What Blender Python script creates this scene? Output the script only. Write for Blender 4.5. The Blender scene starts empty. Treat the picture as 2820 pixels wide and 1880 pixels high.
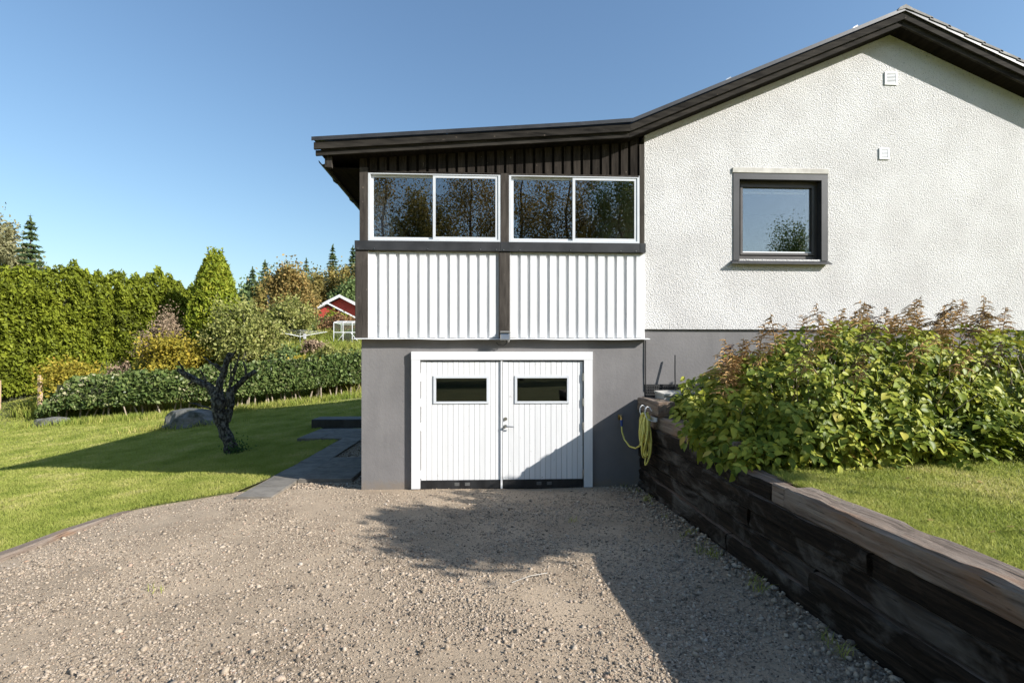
import bpy, bmesh, math, random
import numpy as np
from mathutils import Vector, noise as mnoise

sc = bpy.context.scene
col = sc.collection
R = math.radians

# ------------------------------------------------------------------ camera, sky, sun, exposure
cam_d = bpy.data.cameras.new('camera')
cam = bpy.data.objects.new('camera', cam_d); col.objects.link(cam)
cam.location = (0, -7.95, 2.0)
cam.rotation_euler = (R(90), 0, R(-2.7))
cam_d.sensor_width = 36; cam_d.lens = 18.0
cam_d.shift_y = 48 / 2820
cam_d.clip_start = 0.05; cam_d.clip_end = 3000
sc.camera = cam

SUN = Vector((1.85, -1.0, 1.17)).normalized()       # towards the sun
w = bpy.data.worlds.new('World'); sc.world = w; w.use_nodes = True
nt = w.node_tree; bg = nt.nodes['Background']
sky = nt.nodes.new('ShaderNodeTexSky'); sky.sky_type = 'NISHITA'; sky.sun_disc = False
sky.sun_elevation = math.asin(SUN.z)
sky.sun_rotation = math.atan2(SUN.x, SUN.y)
sky.air_density = 1.5; sky.dust_density = 1.0; sky.ozone_density = 5.0; sky.altitude = 100
nt.links.new(sky.outputs[0], bg.inputs[0]); bg.inputs[1].default_value = 0.10

sl = bpy.data.lights.new('sun', 'SUN'); sl.energy = 5.0; sl.angle = R(0.53); sl.color = (1, 0.965, 0.91)
so = bpy.data.objects.new('sun', sl); col.objects.link(so)
so.rotation_euler = (-SUN).to_track_quat('-Z', 'Y').to_euler(); so.location = (20, -15, 20)

sc.view_settings.view_transform = 'Standard'; sc.view_settings.look = 'None'
sc.view_settings.gamma = 1; sc.view_settings.exposure = 0.8
sc.render.engine = 'CYCLES'
sc.cycles.use_denoising = True
sc.cycles.max_bounces = 8; sc.cycles.transparent_max_bounces = 16
sc.cycles.caustics_reflective = False; sc.cycles.caustics_refractive = False

# ------------------------------------------------------------------ helpers
W = {}                                           # object name -> world position of its origin

def put(o, world, parent):
    p = W[parent.name] if parent else Vector((0, 0, 0))
    if parent: o.parent = parent
    o.location = Vector(world) - p
    W[o.name] = Vector(world)
    return o

def tag(o, label, cat=None, group=None, kind=None):
    if label: o['label'] = label
    if cat: o['category'] = cat
    if group: o['group'] = group
    if kind: o['kind'] = kind
    return o

def thing(name, loc, label, cat, group=None):
    o = bpy.data.objects.new(name, None); col.objects.link(o); o.empty_display_size = .2
    put(o, loc, None)
    return tag(o, label, cat, group)

def meshobj(name, V, F, mat, parent=None, origin=None, smooth=False):
    """V (n,3) world coords; F list of index tuples or (n,k) array"""
    V = np.asarray(V, dtype=np.float64).reshape(-1, 3)
    if origin is None:
        origin = (V.min(0) + V.max(0)) / 2
    origin = np.asarray(origin, dtype=np.float64)
    me = bpy.data.meshes.new(name)
    Vl = (V - origin).astype(np.float32)
    if isinstance(F, np.ndarray):
        n, k = F.shape
        me.vertices.add(len(Vl)); me.vertices.foreach_set('co', Vl.ravel())
        me.loops.add(n * k); me.loops.foreach_set('vertex_index', F.ravel().astype(np.int32))
        me.polygons.add(n); me.polygons.foreach_set('loop_start', np.arange(0, n * k, k, dtype=np.int32))
        me.polygons.foreach_set('loop_total', np.full(n, k, dtype=np.int32))
        me.update(calc_edges=True)
    else:
        me.from_pydata(Vl.tolist(), [], F); me.update()
    if smooth: me.polygons.foreach_set('use_smooth', [True] * len(me.polygons))
    me.materials.append(mat)
    o = bpy.data.objects.new(name, me); col.objects.link(o)
    put(o, origin, parent)
    return o

def copyobj(src, world, parent, rot=None, scale=None):
    o = src.copy(); col.objects.link(o); o.parent = None
    put(o, world, parent)
    if rot is not None: o.rotation_euler = rot
    if scale is not None: o.scale = scale
    return o

class MB:
    def __init__(s): s.v = []; s.f = []
    def add(s, v, f):
        b = len(s.v); s.v += [tuple(map(float, p)) for p in v]; s.f += [tuple(i + b for i in q) for q in f]; return s
    def box(s, x0, x1, y0, y1, z0, z1, c=0.0):
        if c <= 0:
            v = [(x0,y0,z0),(x1,y0,z0),(x1,y1,z0),(x0,y1,z0),(x0,y0,z1),(x1,y0,z1),(x1,y1,z1),(x0,y1,z1)]
            return s.add(v, [(0,3,2,1),(4,5,6,7),(0,1,5,4),(1,2,6,5),(2,3,7,6),(3,0,4,7)])
        bm = bmesh.new(); bmesh.ops.create_cube(bm, size=1)
        for q in bm.verts: q.co = Vector(((x0+x1)/2+q.co.x*(x1-x0), (y0+y1)/2+q.co.y*(y1-y0), (z0+z1)/2+q.co.z*(z1-z0)))
        bmesh.ops.bevel(bm, geom=bm.edges[:], offset=c, segments=1, affect='EDGES')
        bm.verts.index_update()
        s.add([q.co[:] for q in bm.verts], [tuple(x.index for x in f.verts) for f in bm.faces]); bm.free(); return s
    def prism(s, poly, y0, y1):
        """poly: list of (x,z), counter-clockwise seen from -y"""
        n = len(poly)
        v = [(x, y0, z) for x, z in poly] + [(x, y1, z) for x, z in poly]
        f = [tuple(range(n)), tuple(range(2*n-1, n-1, -1))]
        for i in range(n):
            j = (i+1) % n; f.append((i, i+n, j+n, j))
        return s.add(v, f)
    def tube(s, pts, rad, n=7, caps=True):
        pts = [Vector(p) for p in pts]
        if not hasattr(rad, '__len__'): rad = [rad]*len(pts)
        v = []; f = []
        up = Vector((0.31, 0.52, 0.8)).normalized(); a = None
        for i, p in enumerate(pts):
            t = (pts[min(i+1, len(pts)-1)] - pts[max(i-1, 0)]).normalized()
            if a is None:
                a = t.cross(up)
                if a.length < .05: a = t.cross(Vector((1,0,0)))
                a.normalize()
            a = (a - t*a.dot(t)).normalized(); b = t.cross(a)
            for k in range(n):
                th = 2*math.pi*k/n
                v.append(p + (a*math.cos(th)+b*math.sin(th))*rad[i])
        for i in range(len(pts)-1):
            for k in range(n):
                k2 = (k+1) % n
                f.append((i*n+k, i*n+k2, (i+1)*n+k2, (i+1)*n+k))
        if caps:
            f.append(tuple(range(n-1, -1, -1))); f.append(tuple(range((len(pts)-1)*n, len(pts)*n)))
        return s.add([p[:] for p in v], f)
    def build(s, name, mat, parent=None, origin=None, smooth=False):
        return meshobj(name, s.v, s.f, mat, parent, origin, smooth)

def box(name, x0, x1, y0, y1, z0, z1, mat, parent=None, c=0.0):
    return MB().box(x0, x1, y0, y1, z0, z1, c).build(name, mat, parent)

# ------------------------------------------------------------------ materials
def newmat(name):
    m = bpy.data.materials.new(name); m.use_nodes = True
    nt = m.node_tree; b = nt.nodes['Principled BSDF']
    return m, nt, b

def N(nt, t, **kw):
    n = nt.nodes.new(t)
    for k, v in kw.items():
        if k == 'inp':
            for i, x in v.items(): n.inputs[i].default_value = x
        else: setattr(n, k, v)
    return n

def ramp(nt, stops, src, interp='LINEAR'):
    r = nt.nodes.new('ShaderNodeValToRGB'); r.color_ramp.interpolation = interp
    e = r.color_ramp.elements
    while len(e) < len(stops): e.new(.5)
    for q, (p, c) in zip(e, stops):
        q.position = p; q.color = (c[0], c[1], c[2], 1) if hasattr(c, '__len__') else (c, c, c, 1)
    nt.links.new(src, r.inputs[0]); return r.outputs[0]

def coords(nt, stretch=(1,1,1), rnd=True, world=False):
    if world:
        src = N(nt, 'ShaderNodeNewGeometry').outputs['Position']
    else:
        src = N(nt, 'ShaderNodeTexCoord').outputs['Object']
    if rnd and not world:
        oi = N(nt, 'ShaderNodeObjectInfo')
        mu = N(nt, 'ShaderNodeMath', operation='MULTIPLY', inp={1: 37.0}); nt.links.new(oi.outputs['Random'], mu.inputs[0])
        ad = N(nt, 'ShaderNodeVectorMath', operation='ADD'); nt.links.new(src, ad.inputs[0]); nt.links.new(mu.outputs[0], ad.inputs[1])
        src = ad.outputs[0]
    mp = N(nt, 'ShaderNodeMapping'); mp.inputs['Scale'].default_value = stretch
    nt.links.new(src, mp.inputs[0]); return mp.outputs[0]

def noise_n(nt, vec, scale, detail=4, rough=.6, dist=0):
    n = N(nt, 'ShaderNodeTexNoise'); n.inputs['Scale'].default_value = scale; n.inputs['Detail'].default_value = detail
    n.inputs['Roughness'].default_value = rough; n.inputs['Distortion'].default_value = dist
    nt.links.new(vec, n.inputs['Vector']); return n.outputs['Fac']

def mixc(nt, fac, a, b, blend='MIX'):
    m = N(nt, 'ShaderNodeMix', data_type='RGBA', blend_type=blend)
    for sock, v in ((m.inputs[0], fac), (m.inputs[6], a), (m.inputs[7], b)):
        if hasattr(v, 'links') or hasattr(v, 'is_linked'): nt.links.new(v, sock)
        elif hasattr(v, '__len__'): sock.default_value = (*v[:3], 1)
        else: sock.default_value = v
    return m.outputs[2]

def bump(nt, b, h, strength, dist=0.01, prev=None):
    n = N(nt, 'ShaderNodeBump'); n.inputs['Strength'].default_value = strength; n.inputs['Distance'].default_value = dist
    nt.links.new(h, n.inputs['Height'])
    if prev is not None: nt.links.new(prev, n.inputs['Normal'])
    nt.links.new(n.outputs[0], b.inputs['Normal']); return n.outputs[0]

def simple(name, c1, c2=None, scale=6, rough=.6, bs=0, bscale=40, stretch=(1,1,1), metal=0, rvar=0.0, detail=4, world=False, lo=.35, hi=.65, bdist=.01):
    m, nt, b = newmat(name)
    vec = coords(nt, stretch, world=world)
    c2 = c2 or c1
    f = noise_n(nt, vec, scale, detail)
    c = ramp(nt, [(lo, c1), (hi, c2)], f)
    if rvar:
        oi = N(nt, 'ShaderNodeObjectInfo')
        v = N(nt, 'ShaderNodeMapRange', inp={3: 1-rvar, 4: 1+rvar}); nt.links.new(oi.outputs['Random'], v.inputs[0])
        c = mixc(nt, 1.0, c, v.outputs[0], 'MULTIPLY')
    nt.links.new(c, b.inputs['Base Color'])
    b.inputs['Roughness'].default_value = rough; b.inputs['Metallic'].default_value = metal
    if bs: bump(nt, b, noise_n(nt, vec, bscale, 5), bs, bdist)
    return m

def leafmat(name, stops, trans=.35, rough=.5, nscale=.6, nmix=.35):
    """colour from a random value per leaf mixed with broad patches"""
    m, nt, b = newmat(name)
    g = N(nt, 'ShaderNodeNewGeometry')
    f = noise_n(nt, g.outputs['Position'], nscale, 2)
    mp = N(nt, 'ShaderNodeMapRange', inp={1: .3, 2: .7}); nt.links.new(f, mp.inputs[0])
    mx = N(nt, 'ShaderNodeMix', inp={0: nmix}); nt.links.new(g.outputs['Random Per Island'], mx.inputs[2]); nt.links.new(mp.outputs[0], mx.inputs[3])
    c = ramp(nt, stops, mx.outputs[0])
    nt.links.new(c, b.inputs['Base Color']); b.inputs['Roughness'].default_value = rough
    b.inputs['Specular IOR Level'].default_value = .15
    t = N(nt, 'ShaderNodeBsdfTranslucent'); nt.links.new(c, t.inputs[0])
    ms = N(nt, 'ShaderNodeMixShader', inp={0: trans})
    nt.links.new(b.outputs[0], ms.inputs[1]); nt.links.new(t.outputs[0], ms.inputs[2])
    nt.links.new(ms.outputs[0], nt.nodes['Material Output'].inputs[0])
    return m

def glassmat(name, refl, tint=(1,1,1), add=(.0,.0,.0)):
    m, nt, b = newmat(name)
    fr = N(nt, 'ShaderNodeLayerWeight', inp={0: .12})
    mr = N(nt, 'ShaderNodeMapRange', inp={3: refl, 4: 1.0}); nt.links.new(fr.outputs['Fresnel'], mr.inputs[0])
    gl = N(nt, 'ShaderNodeBsdfGlossy'); gl.inputs['Roughness'].default_value = 0.0
    tr = N(nt, 'ShaderNodeBsdfTransparent'); tr.inputs[0].default_value = (*tint, 1)
    ms = N(nt, 'ShaderNodeMixShader'); nt.links.new(mr.outputs[0], ms.inputs[0])
    nt.links.new(tr.outputs[0], ms.inputs[1]); nt.links.new(gl.outputs[0], ms.inputs[2])
    nt.links.new(ms.outputs[0], nt.nodes['Material Output'].inputs[0])
    return m

def woodmat(name, c_dark, c_light, axis='z', grain=9, rough=.7, bs=.25, stain=None, rvar=.15, scr=None, spec=.5):
    """weathered or painted timber, grain along the axis"""
    m, nt, b = newmat(name)
    st = {'x': (.12,1,1), 'y': (1,.12,1), 'z': (1,1,.12)}[axis]
    vec = coords(nt, st)
    g = noise_n(nt, vec, grain*3, 6, .65, .6)
    c = ramp(nt, [(.3, c_dark), (.7, c_light)], g)
    vec2 = coords(nt, (1,1,1))
    if stain:
        f = noise_n(nt, vec2, 2.2, 5, .65, .5)
        fa = ramp(nt, [(.52, 0.0), (.68, .85)], f)
        c = mixc(nt, fa, c, stain)
    if scr:                                        # bare, chipped specks
        vecs = coords(nt, tuple(.5 if q < 1 else 1 for q in st))
        f = noise_n(nt, vecs, 30, 3, .5, .2)
        fa = ramp(nt, [(.71, 0.0), (.74, .8)], f)
        c = mixc(nt, fa, c, scr)
    if rvar:
        oi = N(nt, 'ShaderNodeObjectInfo')
        v = N(nt, 'ShaderNodeMapRange', inp={3: 1-rvar, 4: 1+rvar}); nt.links.new(oi.outputs['Random'], v.inputs[0])
        c = mixc(nt, 1.0, c, v.outputs[0], 'MULTIPLY')
    nt.links.new(c, b.inputs['Base Color']); b.inputs['Roughness'].default_value = rough
    b.inputs['Specular IOR Level'].default_value = spec
    bump(nt, b, g, bs, .006)
    return m

MT = {}
MT['white_board'] = woodmat('white_painted_board', (.67,.67,.675), (.745,.745,.745), 'z', 5, .55, .08, rvar=.03)
MT['white_door'] = woodmat('white_door_paint', (.70,.70,.70), (.755,.755,.755), 'z', 6, .5, .12, rvar=.04, scr=(.45,.43,.40))
MT['white_trim'] = woodmat('white_trim_paint', (.69,.69,.69), (.755,.755,.755), 'z', 5, .5, .06, rvar=.02)
MT['white_metal'] = simple('white_metal', (.78,.79,.80), (.82,.83,.84), 5, .4)
MT['dark_board'] = woodmat('dark_stained_board', (.011,.009,.0075), (.046,.038,.031), 'z', 6, .85, .35, rvar=.3, scr=(.14,.115,.09), spec=.08)
MT['dark_post'] = woodmat('dark_stained_post', (.028,.024,.021), (.085,.074,.064), 'z', 5, .85, .45, rvar=.1, scr=(.18,.15,.12), spec=.1)
MT['verge_board'] = woodmat('weathered_verge_board', (.009,.008,.007), (.052,.046,.039), 'x', 5, .85, .4, rvar=.15, scr=(.2,.165,.13), spec=.08)
MT['dark_metal'] = simple('dark_grey_sheet_metal', (.028,.028,.030), (.045,.045,.048), 4, .38, .04, 30, metal=.0)
MT['black_soffit'] = woodmat('black_soffit_board', (.008,.007,.006), (.022,.018,.014), 'y', 5, .9, .3, spec=.05)
MT['gutter'] = simple('dark_gutter', (.02,.02,.018), (.035,.034,.03), 4, .5)
MT['window_grey'] = simple('grey_window_casing', (.028,.028,.031), (.045,.045,.047), 3, .45, .05, 20)
MT['window_sash'] = simple('dark_window_sash', (.045,.04,.038), (.065,.058,.055), 5, .5)
MT['white_pvc'] = simple('white_window_profile', (.58,.60,.63), (.64,.66,.68), 4, .35)
MT['black_kick'] = simple('black_kick_board', (.008,.008,.009), (.035,.036,.038), 5, .5, .2, 30, stretch=(1,1,.3), lo=.4, hi=.75)
MT['steel'] = simple('brushed_steel', (.45,.44,.42), (.6,.59,.57), 20, .3, metal=1)
MT['black_plastic'] = simple('black_plastic', (.012,.012,.013), (.022,.022,.023), 10, .5)
MT['grey_plastic'] = simple('grey_floodlight_housing', (.16,.16,.155), (.22,.22,.21), 8, .5)
MT['rust'] = simple('rusty_threshold', (.11,.055,.035), (.2,.12,.08), 9, .8, .3)
MT['red_paint'] = woodmat('falu_red_board', (.30,.035,.022), (.42,.06,.04), 'z', 4, .8, .2)
MT['glass'] = glassmat('window_glass', .21)
MT['glass_blue'] = glassmat('coated_window_glass', .24)
MT['glass_dark'] = glassmat('garage_window_glass', .075, (.6,.6,.6))
MT['greenhouse_glass'] = glassmat('greenhouse_glass', .10, (.8,.86,.8))
MT['interior_wall'] = simple('interior_wall_paint', (.34,.27,.18), (.4,.32,.22), 2, .8)
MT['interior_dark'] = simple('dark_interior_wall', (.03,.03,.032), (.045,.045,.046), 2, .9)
MT['interior_floor'] = simple('interior_floor_board', (.16,.10,.06), (.22,.15,.09), 3, .6, stretch=(1,.1,1))
MT['curtain'] = simple('pale_curtain', (.5,.5,.52), (.6,.6,.62), 8, .9, stretch=(6,6,.3))
MT['concrete'] = simple('grey_slab_concrete', (.12,.107,.09), (.20,.18,.152), 5, .9, .4, 90, rvar=.08)
MT['yellow_hose'] = simple('yellow_rubber_hose', (.62,.55,.10), (.72,.66,.18), 12, .5)
MT['blue_plastic'] = simple('blue_hose_connector', (.01,.05,.22), (.015,.07,.3), 6, .4)
MT['brass'] = simple('brass', (.5,.36,.14), (.6,.45,.2), 6, .35, metal=1)
MT['roof_tile'] = simple('grey_concrete_roof_tile', (.17,.16,.15), (.30,.285,.27), 6, .8, .3, 30, rvar=.25)
MT['well_cover'] = simple('chalky_white_painted_wood', (.42,.40,.36), (.6,.58,.53), 5, .8, .25, 20)
MT['bark'] = simple('lichen_grey_bark', (.012,.010,.008), (.15,.145,.125), 20, .9, 1.0, 26, stretch=(1,1,.55), bdist=.05, lo=.44, hi=.62)
MT['dark_bark'] = simple('dark_conifer_bark', (.045,.032,.024), (.09,.07,.055), 6, .9, .6, 14, stretch=(1,1,.3))
MT['birch_bark'] = simple('pale_birch_bark', (.12,.11,.10), (.58,.56,.52), 3, .8, .3, 14, stretch=(1,1,3), lo=.3, hi=.45)
MT['stem'] = simple('pale_hedge_stem', (.22,.17,.12), (.36,.3,.23), 6, .9, .3, 20)
MT['boulder'] = simple('lichened_granite', (.035,.038,.022), (.17,.165,.155), 3.2, .9, .8, 12, bdist=.04)
MT['post_wood'] = woodmat('sun_bleached_fence_post', (.3,.2,.12), (.48,.36,.24), 'z', 5, .8, .3)

# stucco: roughcast render
def stucco():
    m, nt, b = newmat('white_roughcast_render')
    vec = coords(nt, rnd=False)
    v1 = N(nt, 'ShaderNodeTexVoronoi', feature='F1'); v1.inputs['Scale'].default_value = 42; nt.links.new(vec, v1.inputs['Vector'])
    n1 = noise_n(nt, vec, 80, 3, .6); n2 = noise_n(nt, vec, 1.3, 4)
    n3 = noise_n(nt, vec, 47, 2, .5)
    base = ramp(nt, [(.35, (.60,.585,.57)), (.65, (.70,.69,.675))], n2)
    pit_shade = ramp(nt, [(.28, 1.0), (.40, 0.0)], n3)
    c = mixc(nt, pit_shade, base, (.36,.355,.35))  # shade of the pits put into the colour, at the bump's low spots
    nt.links.new(c, b.inputs['Base Color']); b.inputs['Roughness'].default_value = .9
    h = N(nt, 'ShaderNodeMath', operation='ADD'); nt.links.new(n1, h.inputs[0]); nt.links.new(n3, h.inputs[1])
    p = bump(nt, b, h.outputs[0], 1.0, .017)
    return m
MT['stucco'] = stucco()

def plinth():
    m, nt, b = newmat('grey_painted_plinth_render')
    vec = coords(nt, rnd=False)
    f = noise_n(nt, vec, 1.6, 4)
    c = ramp(nt, [(.35, (.155,.148,.147)), (.7, (.192,.183,.181))], f)
    f2 = noise_n(nt, coords(nt, (3,3,.35), rnd=False), 1.4, 4)      # faint streaks
    c = mixc(nt, ramp(nt, [(.5, 0.), (.75, .25)], f2), c, (.27,.26,.25))
    gp = N(nt, 'ShaderNodeNewGeometry'); sz_ = N(nt, 'ShaderNodeSeparateXYZ'); nt.links.new(gp.outputs['Position'], sz_.inputs[0])
    nd = noise_n(nt, gp.outputs['Position'], 7, 5, .7)
    sb_ = N(nt, 'ShaderNodeMath', operation='MULTIPLY_ADD', inp={1: -.42, 2: .21}); nt.links.new(nd, sb_.inputs[0])
    ad_ = N(nt, 'ShaderNodeMath', operation='ADD'); nt.links.new(sz_.outputs[2], ad_.inputs[0]); nt.links.new(sb_.outputs[0], ad_.inputs[1])
    c = mixc(nt, ramp(nt, [(.02, .75), (.16, 0.)], ad_.outputs[0]), c, (.20,.165,.13))      # gravel splashed up
    nt.links.new(c, b.inputs['Base Color']); b.inputs['Roughness'].default_value = .85
    bump(nt, b, noise_n(nt, vec, 26, 6, .65), .3, .012)
    return m
MT['plinth'] = plinth()

def sleeper_mat():
    m, nt, b = newmat('weathered_railway_sleeper')
    vec = coords(nt, (1,.07,1)); vec2 = coords(nt, (1,.5,1))
    g = noise_n(nt, vec, 26, 7, .7, .5)
    c = ramp(nt, [(.3, (.004,.003,.0025)), (.5, (.017,.012,.008)), (.75, (.055,.038,.026))], g)
    f = noise_n(nt, vec2, 2.4, 5, .7, .8)
    c = mixc(nt, ramp(nt, [(.50, 0.), (.66, .8)], f), c, (.13,.115,.10))   # grey weathering
    ck = noise_n(nt, coords(nt, (1,.035,1)), 75, 3, .5, .3)
    c = mixc(nt, ramp(nt, [(.30, .9), (.36, 0.)], ck), c, (.002,.0018,.0015))          # splits along the grain
    # faces turned upwards take a paler, browner tone than the sides
    gn = N(nt, 'ShaderNodeNewGeometry'); sx = N(nt, 'ShaderNodeSeparateXYZ'); nt.links.new(gn.outputs['True Normal'], sx.inputs[0])
    up = ramp(nt, [(.75, 0.), (.92, 1.)], sx.outputs[2])
    top = ramp(nt, [(.28, (.06,.035,.024)), (.5, (.19,.135,.10)), (.75, (.30,.25,.21))], g)
    c = mixc(nt, up, c, top)
    nt.links.new(c, b.inputs['Base Color']); b.inputs['Roughness'].default_value = .9; b.inputs['Specular IOR Level'].default_value = .15
    bump(nt, b, g, 1.0, .03)
    return m
MT['sleeper'] = sleeper_mat()

def top_sleeper_mat():
    m, nt, b = newmat('bleached_top_sleeper')
    vec = coords(nt, (1,.06,1))
    g = noise_n(nt, vec, 24, 7, .7, .5)
    c = ramp(nt, [(.28, (.03,.02,.014)), (.45, (.17,.128,.098)), (.75, (.30,.25,.205))], g)
    f = noise_n(nt, coords(nt, (1,.3,1)), 3, 4, .6, .5)
    c = mixc(nt, ramp(nt, [(.52, 0.), (.68, .7)], f), c, (.23,.12,.06))
    ck = noise_n(nt, coords(nt, (1,.035,1)), 75, 3, .5, .3)
    c = mixc(nt, ramp(nt, [(.30, .9), (.37, 0.)], ck), c, (.012,.009,.007))
    nt.links.new(c, b.inputs['Base Color']); b.inputs['Roughness'].default_value = .85
    bump(nt, b, g, 1.0, .03)
    return m
MT['top_sleeper'] = top_sleeper_mat()

def gravel_mat(name, tone=1.0, island=False):
    m, nt, b = newmat(name)
    vec = coords(nt, world=True)
    f = noise_n(nt, vec, .9, 5, .65); f2 = noise_n(nt, vec, 45, 6, .75)
    c = ramp(nt, [(.35, (.255*tone,.193*tone,.130*tone)), (.65, (.395*tone,.305*tone,.212*tone))], f)
    if island:
        g = N(nt, 'ShaderNodeNewGeometry')
        c = ramp(nt, [(0, (.11,.086,.064)), (.25, (.27,.213,.155)), (.6, (.42,.34,.255)), (.92, (.49,.405,.315)), (.96, (.34,.22,.15)), (1, (.50,.44,.37))], g.outputs['Random Per Island'])
    else:
        c = mixc(nt, ramp(nt, [(.3, .75), (.5, 0.)], f2), c, (.085*tone,.07*tone,.052*tone))
        c = mixc(nt, ramp(nt, [(.58, 0.), (.72, .6)], f2), c, (.43*tone,.36*tone,.29*tone))
    nt.links.new(c, b.inputs['Base Color']); b.inputs['Roughness'].default_value = .95
    p = bump(nt, b, f2, .8, .02)
    return m
MT['gravel'] = gravel_mat('sandy_gravel', 1.14); MT['stones'] = gravel_mat('gravel_stones', island=True)

def grass_ground(name, a, b_, c_):
    m, nt, b = newmat(name)
    vec = coords(nt, world=True)
    f = noise_n(nt, vec, .7, 5, .65); f2 = noise_n(nt, vec, 60, 4, .7)
    c = ramp(nt, [(.35, a), (.65, b_)], f); c = mixc(nt, ramp(nt, [(.45, 0.), (.7, .7)], f2), c, c_)
    nt.links.new(c, b.inputs['Base Color']); b.inputs['Roughness'].default_value = .95
    bump(nt, b, f2, .8, .03); return m
MT['lawn'] = grass_ground('lawn_thatch', (.17,.195,.04), (.26,.265,.07), (.38,.34,.15))
MT['wild'] = grass_ground('wild_ground', (.09,.12,.03), (.17,.175,.055), (.24,.20,.09))
MT['soil'] = grass_ground('bare_soil', (.07,.055,.04), (.11,.09,.065), (.14,.12,.085))

MT['blade'] = leafmat('lawn_grass_blade', [(0,(.17,.22,.035)), (.4,(.32,.36,.075)), (.75,(.46,.455,.13)), (1,(.62,.54,.26))], .45, .5, 1.1, .6)
MT['meadow_blade'] = leafmat('meadow_grass_blade', [(0,(0.121,0.203,0.030)), (.5,(0.284,0.324,0.061)), (.8,(0.446,0.405,0.121)), (1,(0.608,0.486,0.243))], .3, .6, .35, .55)
MT['thuja'] = leafmat('thuja_spray', [(0,(0.075,0.085,0.018)), (.5,(0.181,0.217,0.020)), (1,(0.304,0.326,0.036))], .28, .55, .9, .45)
MT['thuja_cone'] = leafmat('thuja_tree_spray', [(0,(0.102,0.138,0.014)), (.5,(0.225,0.275,0.026)), (1,(0.362,0.348,0.043))], .28, .55, .8, .3)
MT['core'] = simple('shaded_filler_core', (.022,.026,.010), (.04,.042,.016), 5, .95, .6, 12)  # dark opaque filler inside the foliage, inner shade held in its colour
MT['hedge_leaf'] = leafmat('cotoneaster_leaf', [(0,(0.045,0.075,0.021)), (.45,(0.105,0.150,0.042)), (.8,(0.180,0.217,0.068)), (.93,(0.360,0.345,0.195)), (1,(0.540,0.465,0.330))], .2, .35, .5, .25)
MT['bush_leaf'] = leafmat('goatsbeard_leaf', [(0,(.05,.085,.012)), (.4,(.17,.215,.026)), (.75,(.36,.37,.052)), (.92,(.43,.37,.07)), (1,(.40,.25,.065))], .22, .45, .7, .4)
MT['plume'] = simple('dried_brown_plume', (.26,.145,.05), (.43,.265,.105), 4, .9, world=True)
MT['old_plume'] = simple('dark_withered_plume', (.07,.04,.03), (.13,.08,.055), 4, .9, world=True)
MT['yellow_leaf'] = leafmat('yellowing_leaf', [(0,(0.176,0.162,0.024)), (.5,(0.338,0.284,0.041)), (.85,(0.486,0.365,0.054)), (1,(0.513,0.270,0.068))], .35, .55, .7, .3)
MT['dry_leaf'] = leafmat('dry_brown_twig', [(0,(0.180,0.128,0.083)), (.6,(0.330,0.232,0.165)), (1,(0.450,0.360,0.225))], .2, .7, .7, .3)
MT['pear_leaf'] = leafmat('fruit_tree_leaf', [(0,(.11,.13,.035)), (.5,(.26,.275,.075)), (.85,(.40,.38,.14)), (1,(.50,.43,.22))], .3, .45, .6, .3)
MT['brown_leaf'] = leafmat('browning_leaf', [(0,(0.131,0.116,0.039)), (.5,(0.277,0.208,0.069)), (1,(0.462,0.308,0.108))], .3, .55, .6, .3)
MT['spruce'] = leafmat('spruce_needle', [(0,(0.033,0.059,0.025)), (.6,(0.083,0.122,0.048)), (1,(0.156,0.193,0.074))], .12, .6, .4, .3)
MT['green_tree'] = leafmat('deciduous_green_leaf', [(0,(0.075,0.120,0.045)), (.6,(0.150,0.210,0.075)), (1,(0.240,0.285,0.105))], .28, .55, .4, .3)
MT['birch_leaf'] = leafmat('autumn_birch_leaf', [(0,(0.130,0.124,0.039)), (.55,(0.260,0.215,0.065)), (1,(0.416,0.299,0.091))], .3, .55, .4, .3)
MT['birch_pale'] = leafmat('pale_birch_leaf', [(0,(0.156,0.163,0.078)), (.55,(0.273,0.260,0.130)), (1,(0.390,0.338,0.169))], .3, .55, .4, .3)
MT['rust_leaf'] = leafmat('rusty_shrub_leaf', [(0,(0.140,0.070,0.042)), (.5,(0.252,0.126,0.070)), (1,(0.280,0.224,0.070))], .3, .55, .6, .3)
MT['gold_leaf'] = leafmat('golden_conifer_leaf', [(0,(.2,.19,.02)), (1,(.42,.36,.04))], .3, .55, .6, .3)
MT['dark_leaf'] = leafmat('dark_evergreen_leaf', [(0,(0.030,0.068,0.018)), (1,(0.090,0.165,0.038))], .2, .55, .6, .3)
MT['red_flower'] = simple('red_flower', (.5,.02,.02), (.6,.04,.03), 8, .6)

# ------------------------------------------------------------------ terrain
def ss(a, b, x):
    t = np.clip((x-a)/(b-a), 0, 1); return t*t*(3-2*t)
def spl(t, k): return np.logaddexp(0, k*t)/k
def Garr(x, y):
    x = np.asarray(x, float); y = np.asarray(y, float)
    q = ss(15, 22, y)
    A = -.083*np.minimum(spl(-(x+3.6), 3), 16)*(1-q*ss(-30, -15, x))
    fr = .033*np.clip(-y, 0, 9)
    bk = np.where(y > 0, .05*np.minimum(spl(y-7, 1), 9)*(1-ss(-4, -1, x)), 0)
    hill = (.25+.75*ss(-28, -15, x))*(.31*np.clip(y-16.5, 0, 9)) + .03*np.clip(np.minimum(y, 45)-25.5, 0, None) + .1*np.clip(np.minimum(y, 140)-45, 0, None)
    return A+fr+bk+hill
def G(x, y): return float(Garr(x, y))

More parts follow.
